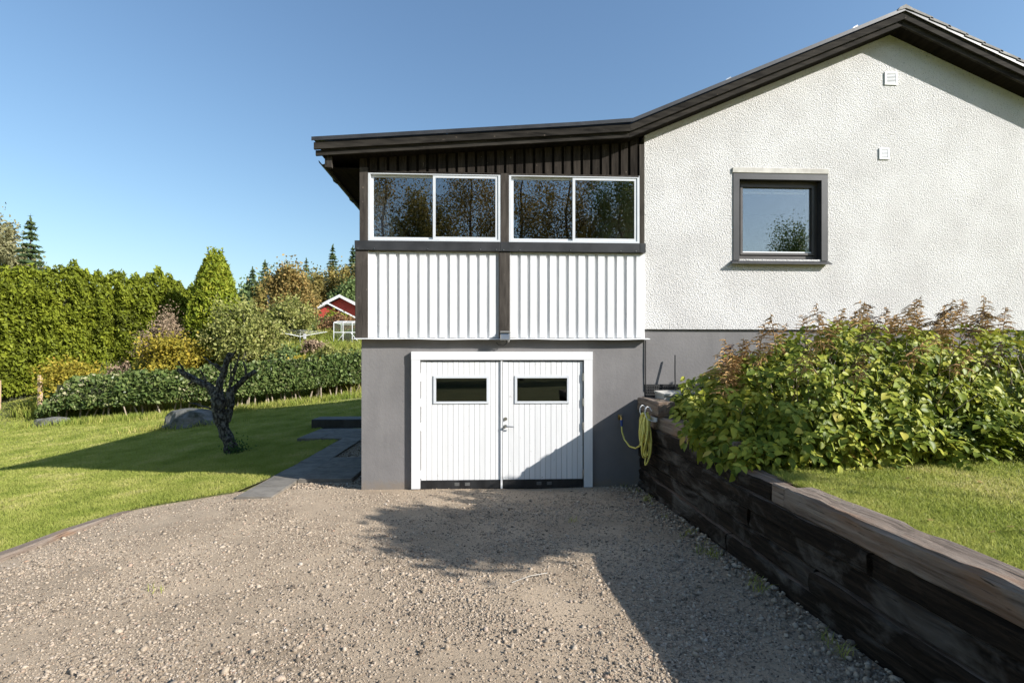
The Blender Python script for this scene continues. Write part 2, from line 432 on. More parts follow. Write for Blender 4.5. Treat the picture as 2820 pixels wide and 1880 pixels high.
def sheet(name, xs_of_row, ys, zfun, mat, kind='structure'):
    rows = [np.column_stack([x, np.full(len(x), y)]) for x, y in zip(xs_of_row, ys)]
    P = np.vstack(rows); n = len(rows[0]); m = len(rows)
    Z = zfun(P[:,0], P[:,1]); V = np.column_stack([P, Z])
    i = np.arange(m-1)[:,None]*n + np.arange(n-1)[None,:]
    F = np.stack([i, i+1, i+n+1, i+n], -1).reshape(-1, 4)
    o = meshobj(name, V, F, mat, origin=(0,0,0), smooth=True); o['kind'] = kind
    return o

def nz(x, y, s, seed=0.):
    return np.array([mnoise.noise((a*s, b*s, seed)) for a, b in zip(x, y)])

gx = np.concatenate([np.linspace(-900,-130,8), np.linspace(-110,-40,15), np.linspace(-38,12,76), np.linspace(15,60,10), np.linspace(90,900,8)])
gy = np.concatenate([np.linspace(-900,-60,8), np.linspace(-50,-12,10), np.linspace(-10,48,88), np.linspace(52,150,26), np.linspace(200,1500,8)])
sheet('ground', [gx]*len(gy), gy, lambda x, y: Garr(x, y)-.07, MT['wild'])

def lawn_right(y):
    return np.interp(y, [-9,-2.6,-.8,-.55,-.2,.0,1.6,4.75,4.95,5.0,6.7,7.4,7.5,7.7,8.3,8.4,20],
                        [-4.85,-4.98,-5.0,-4.8,-4.2,-3.85,-3.62,-3.70,-3.85,-4.6,-4.82,-4.9,-5.3,-5.3,-5.3,-2.2,-2.2])
ly = np.concatenate([np.linspace(-9,-2.7,16), np.linspace(-2.6,8.5,112), np.linspace(8.6,16.2,28)])
def lawn_z(x, y): return Garr(x, y)+.004+.016*nz(x, y, .55, 3.)
sheet('lawn', [np.concatenate([np.linspace(-60,-34,6), np.linspace(-32,lawn_right(y),74)]) for y in ly], ly, lawn_z, MT['lawn'])

dy = np.linspace(-9, .08, 120)
def drive_z(x, y): return Garr(x, y)-.004+.014*nz(x, y, .8, 9.)+.006*nz(x, y, 3.1, 5.)
sheet('driveway', [np.linspace(lawn_right(y)-.35, 2.5, 90) for y in dy], dy, drive_z, MT['gravel'])

def bz(x, y): return .925+.13*np.clip(y+3.2, 0, 3.3)+.02*np.clip(x-2.5, 0, 12)-.01*np.clip(-y-4.2, 0, 10)
def upper_z(x, y): return bz(x, y)+.015*nz(x, y, .7, 7.)
uy = np.linspace(-9.5, .02, 60)
sheet('upper_lawn', [np.concatenate([np.linspace(2.5,9,44), np.linspace(9.4,40,14)])]*60, uy, upper_z, MT['lawn'])
# gravel bed beside the garage wall
by = np.linspace(.1, 7.5, 30)
sheet('gravel_bed', [np.linspace(-3.7,-1.9,16)]*30, by, lambda x, y: Garr(x, y)*0-.022+.008*nz(x, y, 3, 2.), MT['gravel'])

# ------------------------------------------------------------------ the house
rng = random.Random(4)
house = thing('house', (2.2, 4.5, 0), 'white roughcast house with dark gable roof, glazed veranda and garage below', 'house')

def zb(x):                                        # underside of the roof at x
    if x < 2.155: return 5.006 + (x+2.55)*(5.369-5.006)/4.705
    if x < 6.465: return 5.369 + (x-2.155)*.4248
    return 7.2 - (x-6.465)*.4248
XR = 10.5                                         # right side wall
# garage storey
pw = MB()
pw.box(-1.935,-1.035, 0,.2, -.15,2.31).box(1.496,2.462, 0,.2, -.15,2.31).box(-1.035,1.496, 0,.2, 1.985,2.31)
pw.box(-1.935,-1.735, .2,9.2, -.3,2.31).box(2.262,2.462, .2,9.2, -.15,2.31).box(-1.735,2.262, 9.0,9.2, -.15,2.31)
pw.build('plinth_wall', MT['plinth'], house)
box('garage_floor', -1.735,2.262, .2,9, -.12,-.015, MT['concrete'], house)
box('garage_back_wall', -1.735,2.262, 5.6,5.7, -.015,2.30, MT['plinth'], house)
box('veranda_floor', -1.86,2.40, .06,9.1, 2.312,2.40, MT['interior_floor'], house)
box('garage_shelf', -1.7,-.2, 5.0,5.5, .9,.95, MT['interior_floor'], house)
# foundation and roughcast wall of the main building
box('foundation_wall', 2.466,XR, .035,.25, .6,2.462, MT['plinth'], house)
st = MB()
def colm(x0, x1, z0, z1=None):
    xs = [x0] + ([6.465] if x0 < 6.465 < x1 else []) + [x1]
    if z1 is None: top = [(x, zb(x)+.02) for x in reversed(xs)]
    else: top = [(x, z1) for x in reversed(xs)]
    st.prism([(x, z0) for x in (x0, x1)] + top, 0, .26)
WX0, WX1, WZ0, WZ1 = 3.985, 5.328, 3.585, 4.880
colm(2.462, WX0, 2.468); colm(WX0, WX1, 2.468, WZ0); colm(WX0, WX1, WZ1); colm(WX1, XR, 2.468)
st.build('roughcast_wall', MT['stucco'], house)
box('side_wall', XR-.26,XR, .262,9.2, .6,zb(XR), MT['stucco'], house)
bw = MB(); bw.prism([(-1.95,2.312),(2.455,2.312),(2.455,zb(2.45)),(2.155,zb(2.155)),(-1.95,zb(-1.95))], 9.1, 9.2)
bw.prism([(2.456,.6),(XR,.6),(XR,zb(XR)),(6.465,zb(6.465)),(2.456,zb(2.456))], 9.1, 9.25); bw.build('rear_wall', MT['stucco'], house)
box('partition_wall', 2.40,2.455, .262,9.1, 2.40,5.36, MT['interior_wall'], house)
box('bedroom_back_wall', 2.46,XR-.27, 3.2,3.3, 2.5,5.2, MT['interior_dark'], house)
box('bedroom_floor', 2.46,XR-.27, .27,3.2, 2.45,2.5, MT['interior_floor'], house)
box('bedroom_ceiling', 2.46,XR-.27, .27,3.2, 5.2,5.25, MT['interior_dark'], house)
box('veranda_back_wall', -1.9,2.399, 4.6,4.7, 2.40,5.0, MT['interior_wall'], house)

# roof
def slab(name, x0, x1, dz0, dz1, y0, y1, mat, parent=house):
    return MB().prism([(x0, zb(x0)+dz0), (x1, zb(x1)+dz0), (x1, zb(x1)+dz1), (x0, zb(x0)+dz1)], y0, y1).build(name, mat, parent)
EL, JX, RX, ER = -2.47, 2.155, 6.465, 11.2
soffit = []
for a, b in ((EL, JX), (JX, RX), (RX, ER)):
    slab('soffit', a, b-.001, .012, .06, -.214, 9.5, MT['black_soffit'])
    slab('roof_deck', a, b-.001, .062, .2, -.249, 9.5, MT['dark_metal'])
# verge boards, two steps, and the metal capping
def strip(name, x0, x1, h0, h1, y0, y1, mat, parent=house):
    """a board whose lower and upper edges follow the roof line"""
    return MB().prism([(x0, zb(x0)+h0), (x1, zb(x1)+h0), (x1, zb(x1)+h1), (x0, zb(x0)+h1)], y0, y1).build(name, mat, parent)
for a, b in ((-2.545, JX-.003), (JX, RX-.002), (RX+.001, ER)):
    strip('verge_board', a, b, .0, .074, -.250, -.215, MT['verge_board'])
    strip('verge_board', a-(.014 if a < -2 else 0), b, .080, .178, -.290, -.250, MT['verge_board'])
for a, b in ((-2.585, -.62), (-.618, 1.4), (1.402, 2.19), (2.192, 3.62), (3.622, 5.62), (5.622, RX-.001)):
    q = MB()
    q.prism([(a, zb(a)+.196), (b, zb(b)+.196), (b, zb(b)+.252), (a, zb(a)+.252)], -.315, -.308)
    q.prism([(a, zb(a)+.246), (b, zb(b)+.246), (b, zb(b)+.252), (a, zb(a)+.252)], -.3079, -.06)
    q.build('verge_capping', MT['dark_metal'], house)
a, b = RX, ER
q = MB(); q.prism([(a, zb(a)+.196), (b, zb(b)+.196), (b, zb(b)+.240), (a, zb(a)+.252)], -.312, -.302); q.build('verge_capping', MT['dark_metal'], house)
for xx in (3.62, 5.62):                            # creased ends of the capping lengths
    MB().prism([(xx-.02, zb(xx)+.236), (xx+.10, zb(xx)+.26), (xx+.08, zb(xx)+.31), (xx+.02, zb(xx)+.275)], -.31, -.22).build('capping_crease', MT['steel'], house)
# ridge
MB().prism([(RX-.13, zb(RX)+.185), (RX, zb(RX)+.225), (RX+.13, zb(RX)+.185), (RX+.10, zb(RX)+.235), (RX, zb(RX)+.285), (RX-.10, zb(RX)+.235)], -.325, 9.5).build('ridge_tile', MT['roof_tile'], house)
# roof tiles seen edge-on along the right-hand slope
for k in range(16):
    x0 = RX+.10+k*.285; x1 = x0+.34; z0 = zb(x0); z1 = zb(x1); j = rng.uniform(-.006,.008)
    t = MB()
    t.prism([(x0, z0+.238+j), (x1, z1+.262+j), (x1, z1+.293+j), (x0+.02, z0+.272+j)], -.322, -.05)
    t.prism([(x0, z0+.238+j), (x1, z1+.262+j), (x1, z1+.293+j), (x0+.02, z0+.272+j)], -.0, .25)
    t.build('roof_tile', MT['roof_tile'], house)
slab('tiled_slope', RX+.1, ER, .2, .25, .0, 9.5, MT['roof_tile'])
# eaves on the left: fascia, soffit board, rafter end and gutter
box('fascia_board', -2.43,-2.40, -.19,9.4, 4.86,5.03, MT['verge_board'], house)
box('eaves_board', -2.40,-1.97, -.02,9.3, 4.895,4.915, MT['black_soffit'], house)
box('rafter_end', -2.40,-2.33, -.19,-.13, 4.86,5.02, MT['dark_post'], house)
gt = MB(); prof = [(-2.47+.062*math.cos(t), 5.0+.062*math.sin(t)) for t in [math.pi+math.pi*k/10 for k in range(11)]]
prof2 = [(-2.47+.054*math.cos(t), 5.0+.054*math.sin(t)) for t in [2*math.pi-math.pi*k/10 for k in range(11)]]
for i in range(10):
    p = [prof[i], prof[i+1], prof2[9-i], prof2[10-i]]
    v = [(x, -.16, z-.035) for x, z in p] + [(x, 9.4, z-.10) for x, z in p]
    gt.add(v, [(0,1,2,3),(7,6,5,4),(0,4,5,1),(1,5,6,2),(2,6,7,3),(3,7,4,0)])
go = gt.build('gutter', MT['gutter'], house)
for yy in (.6, 1.6, 2.6, 3.6):
    MB().tube([(-2.41,yy,5.02),(-2.44,yy,4.93),(-2.48,yy,4.885-.007*yy),(-2.53,yy,4.92),(-2.545,yy,4.97)], .012, 5).build('gutter_bracket', MT['gutter'], go)

# veranda: posts, beams, cladding, panels, windows
box('corner_post', -1.955,-1.828, -.045,.08, 3.80,4.92, MT['dark_post'], house, .004)
box('middle_post', .197,.325, -.045,.08, 3.80,4.865, MT['dark_post'], house, .004)
box('wall_post', 2.372,2.45, -.03,.08, 3.80,5.36, MT['dark_post'], house, .003)
box('lower_corner_post', -2.013,-1.825, -.075,.05, 2.315,3.645, MT['dark_post'], house, .005)
box('lower_middle_post', .173,.340, -.075,.05, 2.315,3.645, MT['dark_post'], house, .005)
for x0, x1 in ((-2.017, .19), (.192, 2.36), (2.362, 2.455)):
    b_ = box('sill_flashing', x0, x1, -.095,.06, 3.650,3.795, MT['dark_metal'], house, .004)
    if x1-x0 > 1:
        for xx in (x0+.05, x0+.3, (x0+x1)/2, x1-.3, x1-.06):
            MB().tube([(xx,-.094,3.672),(xx,-.104,3.672)], .008, 6).build('screw', MT['steel'], b_)
# dark cladding above the windows
back = MB().prism([(-1.97,4.868),(2.37,4.868),(2.37,zb(2.37)+.01),(2.155,zb(2.155)+.01),(-1.97,zb(-1.97)+.01)], -.005,.05).build('gable_cladding', MT['black_soffit'], house)
k = 0; x = -1.955
while x < 2.33:
    x1 = min(x+.108, 2.368)
    MB().prism([(x,4.872+rng.uniform(-.006,.004)), (x1,4.872+rng.uniform(-.006,.004)), (x1,zb(x1)+.008), (x,zb(x)+.008)], -.030,-.005).build('board', MT['dark_board'], back)
    x += .1495; k += 1
box('soffit_trim', -1.95,2.36, -.04,.0, 4.838,4.866, MT['dark_post'], house)
# white board-on-board panels below the windows
for x0, x1, n in ((-1.822, .170, 13), (.343, 2.458, 14)):
    pn = box('siding_panel', x0, x1, -.018,.05, 2.325,3.648, MT['white_board'], house)
    pitch = (x1-x0)/n
    for i in range(n):
        a = x0+.012+i*pitch+rng.uniform(-.004,.004); top = 3.622+rng.uniform(-.006,.006)
        wv = rng.uniform(-.002,.002)
        q = MB(); b2 = min(a+.100, x1)
        v = [(a,-.044,2.33),(b2,-.044+wv,2.33),(b2,-.0181,2.33),(a,-.0181,2.33),(a,-.044-wv,top),(b2,-.044,top),(b2,-.0181,top),(a,-.0181,top)]
        q.add(v, [(0,3,2,1),(4,5,6,7),(0,1,5,4),(1,2,6,5),(2,3,7,6),(3,0,4,7)]); q.build('board', MT['white_board'], pn)
    box('panel_edge', x0-.002, x0+.011, -.05,.05, 2.326,3.646, MT['white_metal'], pn)
dp = MB()
xs = np.linspace(-2.025, 2.515, 40)
for i in range(39):
    u0 = .004*math.sin(xs[i]*3.1)-.003*math.sin(xs[i]*7.); u1 = .004*math.sin(xs[i+1]*3.1)-.003*math.sin(xs[i+1]*7.)
    dp.add([(xs[i],-.115,2.296+u0),(xs[i+1],-.115,2.296+u1),(xs[i+1],-.0,2.3135),(xs[i],-.0,2.3135),(xs[i],-.115,2.306+u0),(xs[i+1],-.115,2.306+u1),(xs[i+1],-.0,2.3245),(xs[i],-.0,2.3245)],
           [(0,3,2,1),(4,5,6,7),(0,1,5,4),(2,3,7,6)] + ([(3,0,4,7)] if i == 0 else []) + ([(1,2,6,5)] if i == 38 else []))
dp.build('drip_flashing', MT['white_metal'], house)

def frame_mb(x0, x1, z0, z1, y0, y1, t, tb=None):
    tb = tb or t; q = MB()
    q.box(x0,x0+t, y0,y1, z0,z1).box(x1-t,x1, y0,y1, z0,z1).box(x0+t,x1-t, y0,y1, z1-t,z1).box(x0+t,x1-t, y0,y1, z0,z0+tb); return q
def slider(x0, x1, xm, z0, z1):
    fr = frame_mb(x0, x1, z0, z1, -.040,.06, .035).build('veranda_window', MT['white_pvc'], house)
    frame_mb(x0+.037, xm+.012, z0+.037, z1-.037, .008,.032, .035, .035).build('sash', MT['white_pvc'], fr)
    box('pane', x0+.072, xm-.023, .018,.022, z0+.072, z1-.072, MT['glass'], fr)
    frame_mb(xm-.026, x1-.037, z0+.037, z1-.037, -.030,-.004, .04, .04).build('sash', MT['white_pvc'], fr)
    box('pane', xm+.014, x1-.077, -.019,-.015, z0+.077, z1-.077, MT['glass'], fr)
slider(-1.826, .195, -.818, 3.80, 4.86)
slider(.327, 2.370, 1.345, 3.80, 4.86)
# left side of the veranda: panel, beam, glazing
box('side_panel', -1.95,-1.88, .081,9.1, 2.32,3.65, MT['white_board'], house)
box('side_beam', -1.99,-1.87, .081,9.1, 3.652,3.795, MT['dark_metal'], house)
box('side_cladding', -1.96,-1.88, .081,9.1, 4.87,5.05, MT['dark_board'], house)
for i in range(4):
    y0 = .09+i*1.14
    fr = MB().box(-1.94,-1.89, y0,y0+.05, 3.80,4.868).box(-1.94,-1.89, y0+1.05,y0+1.1, 3.80,4.868).box(-1.94,-1.89, y0+.05,y0+1.05, 3.80,3.85).box(-1.94,-1.89, y0+.05,y0+1.05, 4.818,4.868).build('side_window', MT['white_pvc'], house)
    box('pane', -1.918,-1.914, y0+.05,y0+1.05, 3.85,4.818, MT['glass'], fr)
# curtain behind the leftmost pane
cu = MB(); cv = []; 
for i in range(40):
    t = i/39; cv.append((-1.80+.16*t+.0*t, .16+.5*t+.03*math.sin(t*40)))
for i in range(39):
    (xa, ya), (xb, yb) = cv[i], cv[i+1]
    cu.add([(xa,ya,2.6),(xb,yb,2.6),(xb,yb,4.8),(xa,ya,4.8)], [(0,1,2,3)])
cu.build('curtain', MT['curtain'], house, smooth=True)

# garage door: casing, two leaves of tongued boards with a small window each
cs = MB().box(-1.168,-1.036, -.062,-.0005, .012,1.984).box(1.494,1.626, -.062,-.0005, .012,1.984).box(-1.170,1.628, -.064,-.0005, 1.985,2.113)
csg = cs.build('door_casing', MT['white_trim'], house)
box('threshold', -1.05,1.50, -.055,.12, -.12,-.022, MT['rust'], house, .004)
def leaf(x0, x1, wx0, wx1, wz0, wz1):
    body = MB()
    body.box(x0,wx0,-.012,.03,.01,1.975).box(wx1,x1,-.012,.03,.01,1.975).box(wx0,wx1,-.012,.03,.01,wz0).box(wx0,wx1,-.012,.03,wz1,1.975)
    d = body.build('garage_door', MT['interior_dark'], house)
    n = round((x1-x0)/.0808); pt = (x1-x0)/n
    for i in range(n):
        a, b = x0+i*pt+.0022, x0+(i+1)*pt-.0022
        segs = [(.135, 1.962)]
        if b > wx0+.005 and a < wx1-.005:
            segs = [(.135, wz0-.012), (wz1+.012, 1.962)]
        q = MB()
        fy = -.030+rng.uniform(-.0012,.0012)
        for z0, z1 in segs: q.box(a, b, fy,-.0121, z0, z1, .002)
        if len(segs) == 2:
            if a < wx0-.020: q.box(a, wx0-.0185, fy,-.0121, wz0-.0119, wz1+.0119)
            if b > wx1+.020: q.box(wx1+.0185, b, fy,-.0121, wz0-.0119, wz1+.0119)
        q.build('board', MT['white_door'], d)
    f = frame_mb(wx0-.018, wx1+.018, wz0-.018, wz1+.018, -.043,.028, .036, .032).build('window_frame', MT['white_pvc'], d)
    box('pane', wx0+.016, wx1-.016, -.008,-.004, wz0+.012, wz1-.016, MT['glass_dark'], d)
    box('kick_board', x0+.003, x1-.003, -.040,-.0121, .0, .1335, MT['black_kick'], d, .003)
    for xx in ((x0+x1)/2-.10, (x0+x1)/2+.06):
        q = MB()
        for j in range(4): q.box(xx, xx+.075, -.046,-.0401, .052+j*.013, .058+j*.013)
        q.build('vent_slot', MT['grey_plastic'], d)
    return d
dl = leaf(-1.024, .200, -.815, .0, 1.330, 1.722)
dr = leaf(.232, 1.478, .435, 1.250, 1.330, 1.722)
box('meeting_strip', .198,.226, -.050,-.031, .0,1.968, MT['white_trim'], dr)
for d, hx in ((dl, -1.030), (dr, 1.486)):
    for zz in (1.72, 1.33, .96, .23):
        MB().tube([(hx,-.052,zz-.06),(hx,-.052,zz+.06)], .011, 8).box(hx-.018,hx+.018,-.046,-.040,zz-.06,zz+.06).build('hinge', MT['white_metal'] if d is dl else MT['steel'], d)
hd = MB().tube([(.272,-.030,.962),(.272,-.058,.962)], .026, 12).tube([(.272,-.05,.962),(.272,-.085,.962),(.29,-.092,.962),(.395,-.092,.958)], [.011,.011,.011,.009], 8).build('door_handle', MT['steel'], dr)
MB().tube([(.272,-.030,1.075),(.272,-.052,1.075)], .027, 14).tube([(.272,-.050,1.075),(.272,-.058,1.075)], .012, 10).build('lock_cylinder', MT['steel'], dr)
box('door_top_gap', -1.03,1.49, -.028,.03, 1.976,1.9845, MT['black_plastic'], house)

# bedroom window in the gable
gw = MB()
gw.box(3.887,WX0,-.012,-.0005,WZ0-.02,4.946).box(WX1,5.432,-.012,-.0005,WZ0-.02,4.946)     # grey sheet casing
gw.box(WX0+.0003,WX0+.006,-.0004,.13,WZ0,WZ1).box(WX1-.006,WX1-.0003,-.0004,.13,WZ0,WZ1).box(WX0,WX1,-.012,.13,WZ1-.03,4.946)
gw = gw.build('gable_window', MT['window_grey'], house)
frame_mb(WX0+.006, WX1-.006, WZ0, WZ1-.03, .095,.16, .055, .07).build('window_frame', MT['window_sash'], gw)
frame_mb(WX0+.062, WX1-.062, WZ0+.085, WZ1-.086, .08,.135, .038, .035).build('sash', MT['window_sash'], gw)
box('pane', WX0+.10, WX1-.10, .118,.124, WZ0+.12, WZ1-.124, MT['glass_blue'], gw)
box('inner_sill', WX0+.10, WX1-.10, .10,.117, WZ0+.1205, WZ0+.142, MT['white_metal'], gw)
frame_mb(WX0+.085, WX1-.085, WZ0+.10, WZ1-.10, .165,.21, .035).build('inner_frame', MT['white_pvc'], gw)
bl = box('blind_headrail', WX0+.12, WX1-.12, .22,.25, WZ1-.185, WZ1-.150, MT['white_metal'], gw)
for xx in (WX0+.19, (WX0+WX1)/2, WX1-.19): box('blind_bracket', xx-.018, xx+.018, .205,.2199, WZ1-.185, WZ1-.15, MT['steel'], gw)
sl_ = MB(); sl_.add([(3.83,-.085,3.495),(5.455,-.085,3.495),(5.44,.10,3.60),(3.887,.10,3.60),(3.83,-.085,3.512),(5.455,-.085,3.512),(5.44,.10,3.617),(3.887,.10,3.617)], [(0,3,2,1),(4,5,6,7),(0,1,5,4),(1,2,6,5),(2,3,7,6),(3,0,4,7)])
sl_.build('window_sill', MT['window_grey'], gw)
box('lintel_band', 3.872,5.440, -.022,-.0005, 4.948,5.030, MT['well_cover'], gw, .004)
# two wall vents
for x0, x1, z0, z1, n in ((6.375,6.585,6.405,6.61,7), (6.285,6.45,5.205,5.385,6)):
    vb = frame_mb(x0, x1, z0, z1, -.016,-.0005, .024).build('wall_vent', MT['white_metal'], house)
    box('vent_back', x0+.024, x1-.024, -.004,-.0005, z0+.024, z1-.024, MT['interior_dark'], vb)
    h = (z1-z0-.048)/n
    for i in range(n):
        zz = z0+.024+i*h
        MB().add([(x0+.024,-.016,zz),(x1-.024,-.016,zz),(x1-.024,-.009,zz+h*.72),(x0+.024,-.009,zz+h*.72),(x0+.024,-.014,zz-.002),(x1-.024,-.014,zz-.002),(x1-.024,-.007,zz+h*.7),(x0+.024,-.007,zz+h*.7)], [(0,1,2,3),(7,6,5,4),(0,4,5,1),(2,6,7,3)]).build('louvre', MT['white_metal'], vb)
# drainage membrane strip; black tube added as the dark shadow line at the corner
dm = box('drainage_membrane', 2.475,3.6, -.01,.034, 1.30,1.60, MT['black_plastic'], house)
for i in range(26):
    for j in range(3):
        xx = 2.50+i*.036; zz = 1.475+j*.042
        if xx < 3.5: MB().tube([(xx,-.010,zz),(xx,-.018,zz)], [.014,.008], 6).build('dimple', MT['black_plastic'], dm)
MB().tube([(2.476,-.012,2.29),(2.474,-.014,1.9),(2.478,-.012,1.5)], .010, 6).build('corner_shadow_line', MT['black_plastic'], house)

# ------------------------------------------------------------------ things on the house
fl = thing('floodlight', (.262, -.075, 2.34), 'small grey floodlight at the foot of the middle post above the garage', 'floodlight')
hs = MB(); hs.add([(.185,-.20,2.288),(.339,-.20,2.288),(.325,-.10,2.33),(.199,-.10,2.33),(.185,-.175,2.395),(.339,-.175,2.395),(.325,-.09,2.40),(.199,-.09,2.40)], [(0,3,2,1),(4,5,6,7),(0,1,5,4),(1,2,6,5),(2,3,7,6),(3,0,4,7)])
hs = hs.build('housing', MT['grey_plastic'], fl)
MB().add([(.197,-.2025,2.298),(.327,-.2025,2.298),(.327,-.181,2.384),(.197,-.181,2.384)], [(0,1,2,3)]).build('lens', MT['glass_blue'], fl)
box('visor', .183,.341, -.205,-.09, 2.398,2.408, MT['grey_plastic'], fl)
MB().box(.192,.332,-.09,-.0755,2.37,2.43).build('bracket', MT['grey_plastic'], fl)
MB().tube([(.222,-.15,2.29),(.218,-.15,2.265),(.236,-.14,2.255),(.25,-.12,2.27),(.25,-.10,2.31)], .007, 6).build('cable_loop', MT['grey_plastic'], fl)
MB().tube([(.30,-.15,2.29),(.305,-.14,2.262),(.32,-.13,2.26),(.326,-.11,2.30)], .007, 6).build('cable_loop', MT['grey_plastic'], fl)
MB().tube([(.29,-.12,2.29),(.285,-.10,2.24),(.24,-.05,2.205),(.17,-.02,2.215),(.13,-.006,2.25)], .006, 6).build('cable', MT['black_plastic'], fl)

tap = thing('water_tap', (2.07, -.0, 1.09), 'brass tap with dark connector on the grey garage wall', 'tap')
MB().box(2.04,2.10,-.012,-.0005,1.05,1.13).build('wall_plate', MT['brass'], tap)
MB().tube([(2.07,-.012,1.10),(2.07,-.07,1.10),(2.072,-.085,1.085),(2.072,-.09,1.05)], .013, 8).build('spout', MT['brass'], tap)
MB().tube([(2.072,-.09,1.055),(2.073,-.092,.955)], [.019,.017], 8).build('connector', MT['blue_plastic'], tap)
MB().tube([(2.05,-.055,1.125),(2.09,-.055,1.125)], .008, 6).tube([(2.07,-.05,1.10),(2.07,-.055,1.125)], .006, 6).build('tap_handle', MT['steel'], tap)

# ------------------------------------------------------------------ retaining wall of old sleepers
rw = thing('retaining_wall', (2.48, -4, 0), 'dark retaining wall stacked from old railway sleepers beside the driveway', 'wall')
nr = np.random.default_rng(11)
def sleeper(y0, y1, z0, z1, mat, x=2.35, depth=.24, dx=0., parent=rw, name='sleeper', bow=.006):
    """y0 < y1; an irregular timber with worn edges"""
    L = y1-y0; n = max(4, int(L/.10)); c = .018
    hw, hh = depth/2, (z1-z0)/2
    pr = [(-hw,-hh+c),(-hw,0),(-hw,hh-c),(-hw+c,hh),(0,hh),(hw-c,hh),(hw,hh-c),(hw,-hh+c),(hw-c,-hh),(-hw+c,-hh)]
    m = len(pr); V = []
    off = nr.normal(0, .004); ph = nr.uniform(0, 6); seed = nr.uniform(0, 99)
    for i in range(n+1):
        t = i/n; y = y0+L*t
        if i == 0: y += .0
        sh = 1.0 if 0 < i < n else .985
        for j, (a, b) in enumerate(pr):
            e = .013*mnoise.noise((y*3.5, j*.9, seed)) + .012*mnoise.noise((y*11, j*2.3, seed+5))
            yy = y + (nr.normal(0, .006) if i in (0, n) else 0)
            V.append((x+hw+dx+off+a*sh+e+bow*math.sin(t*3.1+ph), yy, (z0+z1)/2+b*sh+(e*.7 if b > 0 else 0)))
    F = []
    for i in range(n):
        for j in range(m):
            j2 = (j+1) % m; F.append((i*m+j, (i+1)*m+j, (i+1)*m+j2, i*m+j2))
    F.append(tuple(range(m))); F.append(tuple(range((n+1)*m-1, n*m-1, -1)))
    return meshobj(name, V, F, mat, parent)
levels = [-.24,-.065,.112,.292,.470,.645,.812]
joints = [[-8.9,-6.4,-3.9,-1.3,-.03], [-8.9,-7.2,-4.55,-2.05,-.03], [-8.9,-5.6,-3.02,-.55,-.03], [-8.9,-6.9,-4.33,-2.28,-.03],
          [-8.9,-5.9,-3.40,-1.35,-.03], [-8.9,-7.4,-4.90,-2.45,-.03]]
for k in range(6):
    js = joints[k]
    for a, b in zip(js[:-1], js[1:]):
        sleeper(a+.009, b-.009, levels[k]+.006, levels[k+1]-.006, MT['sleeper'], dx=nr.uniform(-.014,.022))
sleeper(-8.9, -4.0, .815, .985, MT['top_sleeper'], dx=-.012)
box('sleeper', 2.352,2.47, -3.99,-3.80, .815,.975, MT['top_sleeper'], rw, .012)
sleeper(-3.785, -2.45, .812, .955, MT['sleeper'], dx=.0)
sleeper(-2.442, -.03, .812, 1.0, MT['sleeper'], dx=.01)
sleeper(-3.07, -.03, 1.004, 1.195, MT['top_sleeper'], dx=.03)
sleeper(-1.02, -.03, 1.199, 1.405, MT['top_sleeper'], dx=-.005)
sleeper(-8.9, -.03, -.5, -.245, MT['sleeper'], dx=.02)

# timber edging along the left lawn
ed = thing('lawn_edging', (-4.95, -3.6, 0), 'low weathered timber edging between left lawn and gravel', 'edging')
for a, b in ((-6.9,-3.4), (-3.39,-.72)):
    n = 24; V = []; F = []
    for i in range(n+1):
        y = a+(b-a)*i/n; x = float(lawn_right(y)); g = G(x+.06, y)
        e = .006*mnoise.noise((y*3, 1, 4)); t = .06 if y < -1.6 else .06-.045*(y+1.6)/.9
        for px, pz in ((-.01,-.12),(-.005,t-.01),(.012,t+e),(.10,t-.006+e),(.125,t-.03),(.13,-.12)): V.append((x+px, y, g+pz))
    for i in range(n):
        for j in range(6):
            j2 = (j+1) % 6; F.append((i*6+j, i*6+j2, (i+1)*6+j2, (i+1)*6+j))
    F.append(tuple(range(5,-1,-1))); F.append(tuple(range(n*6, n*6+6)))
    meshobj('timber', V, F, MT['top_sleeper'], ed)

# path of slabs down the left side of the house
pth = thing('slab_path', (-3.1, 3, -.02), 'grey concrete slab path running back along the side of the garage', 'path')
def pslab(x0, x1, y0, y1, z, ribs=False):
    j = [rng.uniform(-.006,.006) for _ in range(4)]
    V = [(x0,y0,-.07),(x1,y0,-.07),(x1,y1,-.07),(x0,y1,-.07),(x0,y0,z+j[0]),(x1,y0,z+j[1]),(x1,y1,z+j[2]),(x0,y1,z+j[3])]
    o = meshobj('slab', V, [(0,3,2,1),(4,5,6,7),(0,1,5,4),(1,2,6,5),(2,3,7,6),(3,0,4,7)], MT['concrete'], pth)
    if ribs:
        n = 8; h = (y1-y0)/n
        q = MB()
        for i in range(n): q.box(x0+.01,x1-.01, y0+i*h+.012,y0+(i+1)*h-.012, z+.004,z+.022, .004)
        q.build('rib', MT['concrete'], o)
y = -.42
while y < 7.3:
    pslab(-3.62+.01*rng.random(), -3.115, y, y+.60, .022); y += .612
for y0 in (.55, 1.50): pslab(-3.10,-2.22, y0, y0+.93, .020, True)
for x0, y0 in ((-4.75,5.05),(-4.17,5.05),(-4.75,5.66),(-4.17,5.66),(-4.75,6.27),(-4.17,6.27),(-3.10,4.6),(-3.10,5.21),(-2.52,4.6),(-2.52,5.21),(-3.10,5.82),(-2.52,5.82),(-3.10,6.43),(-2.52,6.43)):
    pslab(x0, x0+.57, y0, y0+.60, .020)
stp = thing('black_step', (-3.6, 7.9, 0), 'low black timber step at the end of the slab path', 'step')
box('tread', -5.25,-1.95, 7.55,8.35, -.25,.20, MT['black_kick'], stp, .02)
box('upper_tread', -2.85,-1.95, 7.95,8.9, .202,.45, MT['black_kick'], stp, .02)

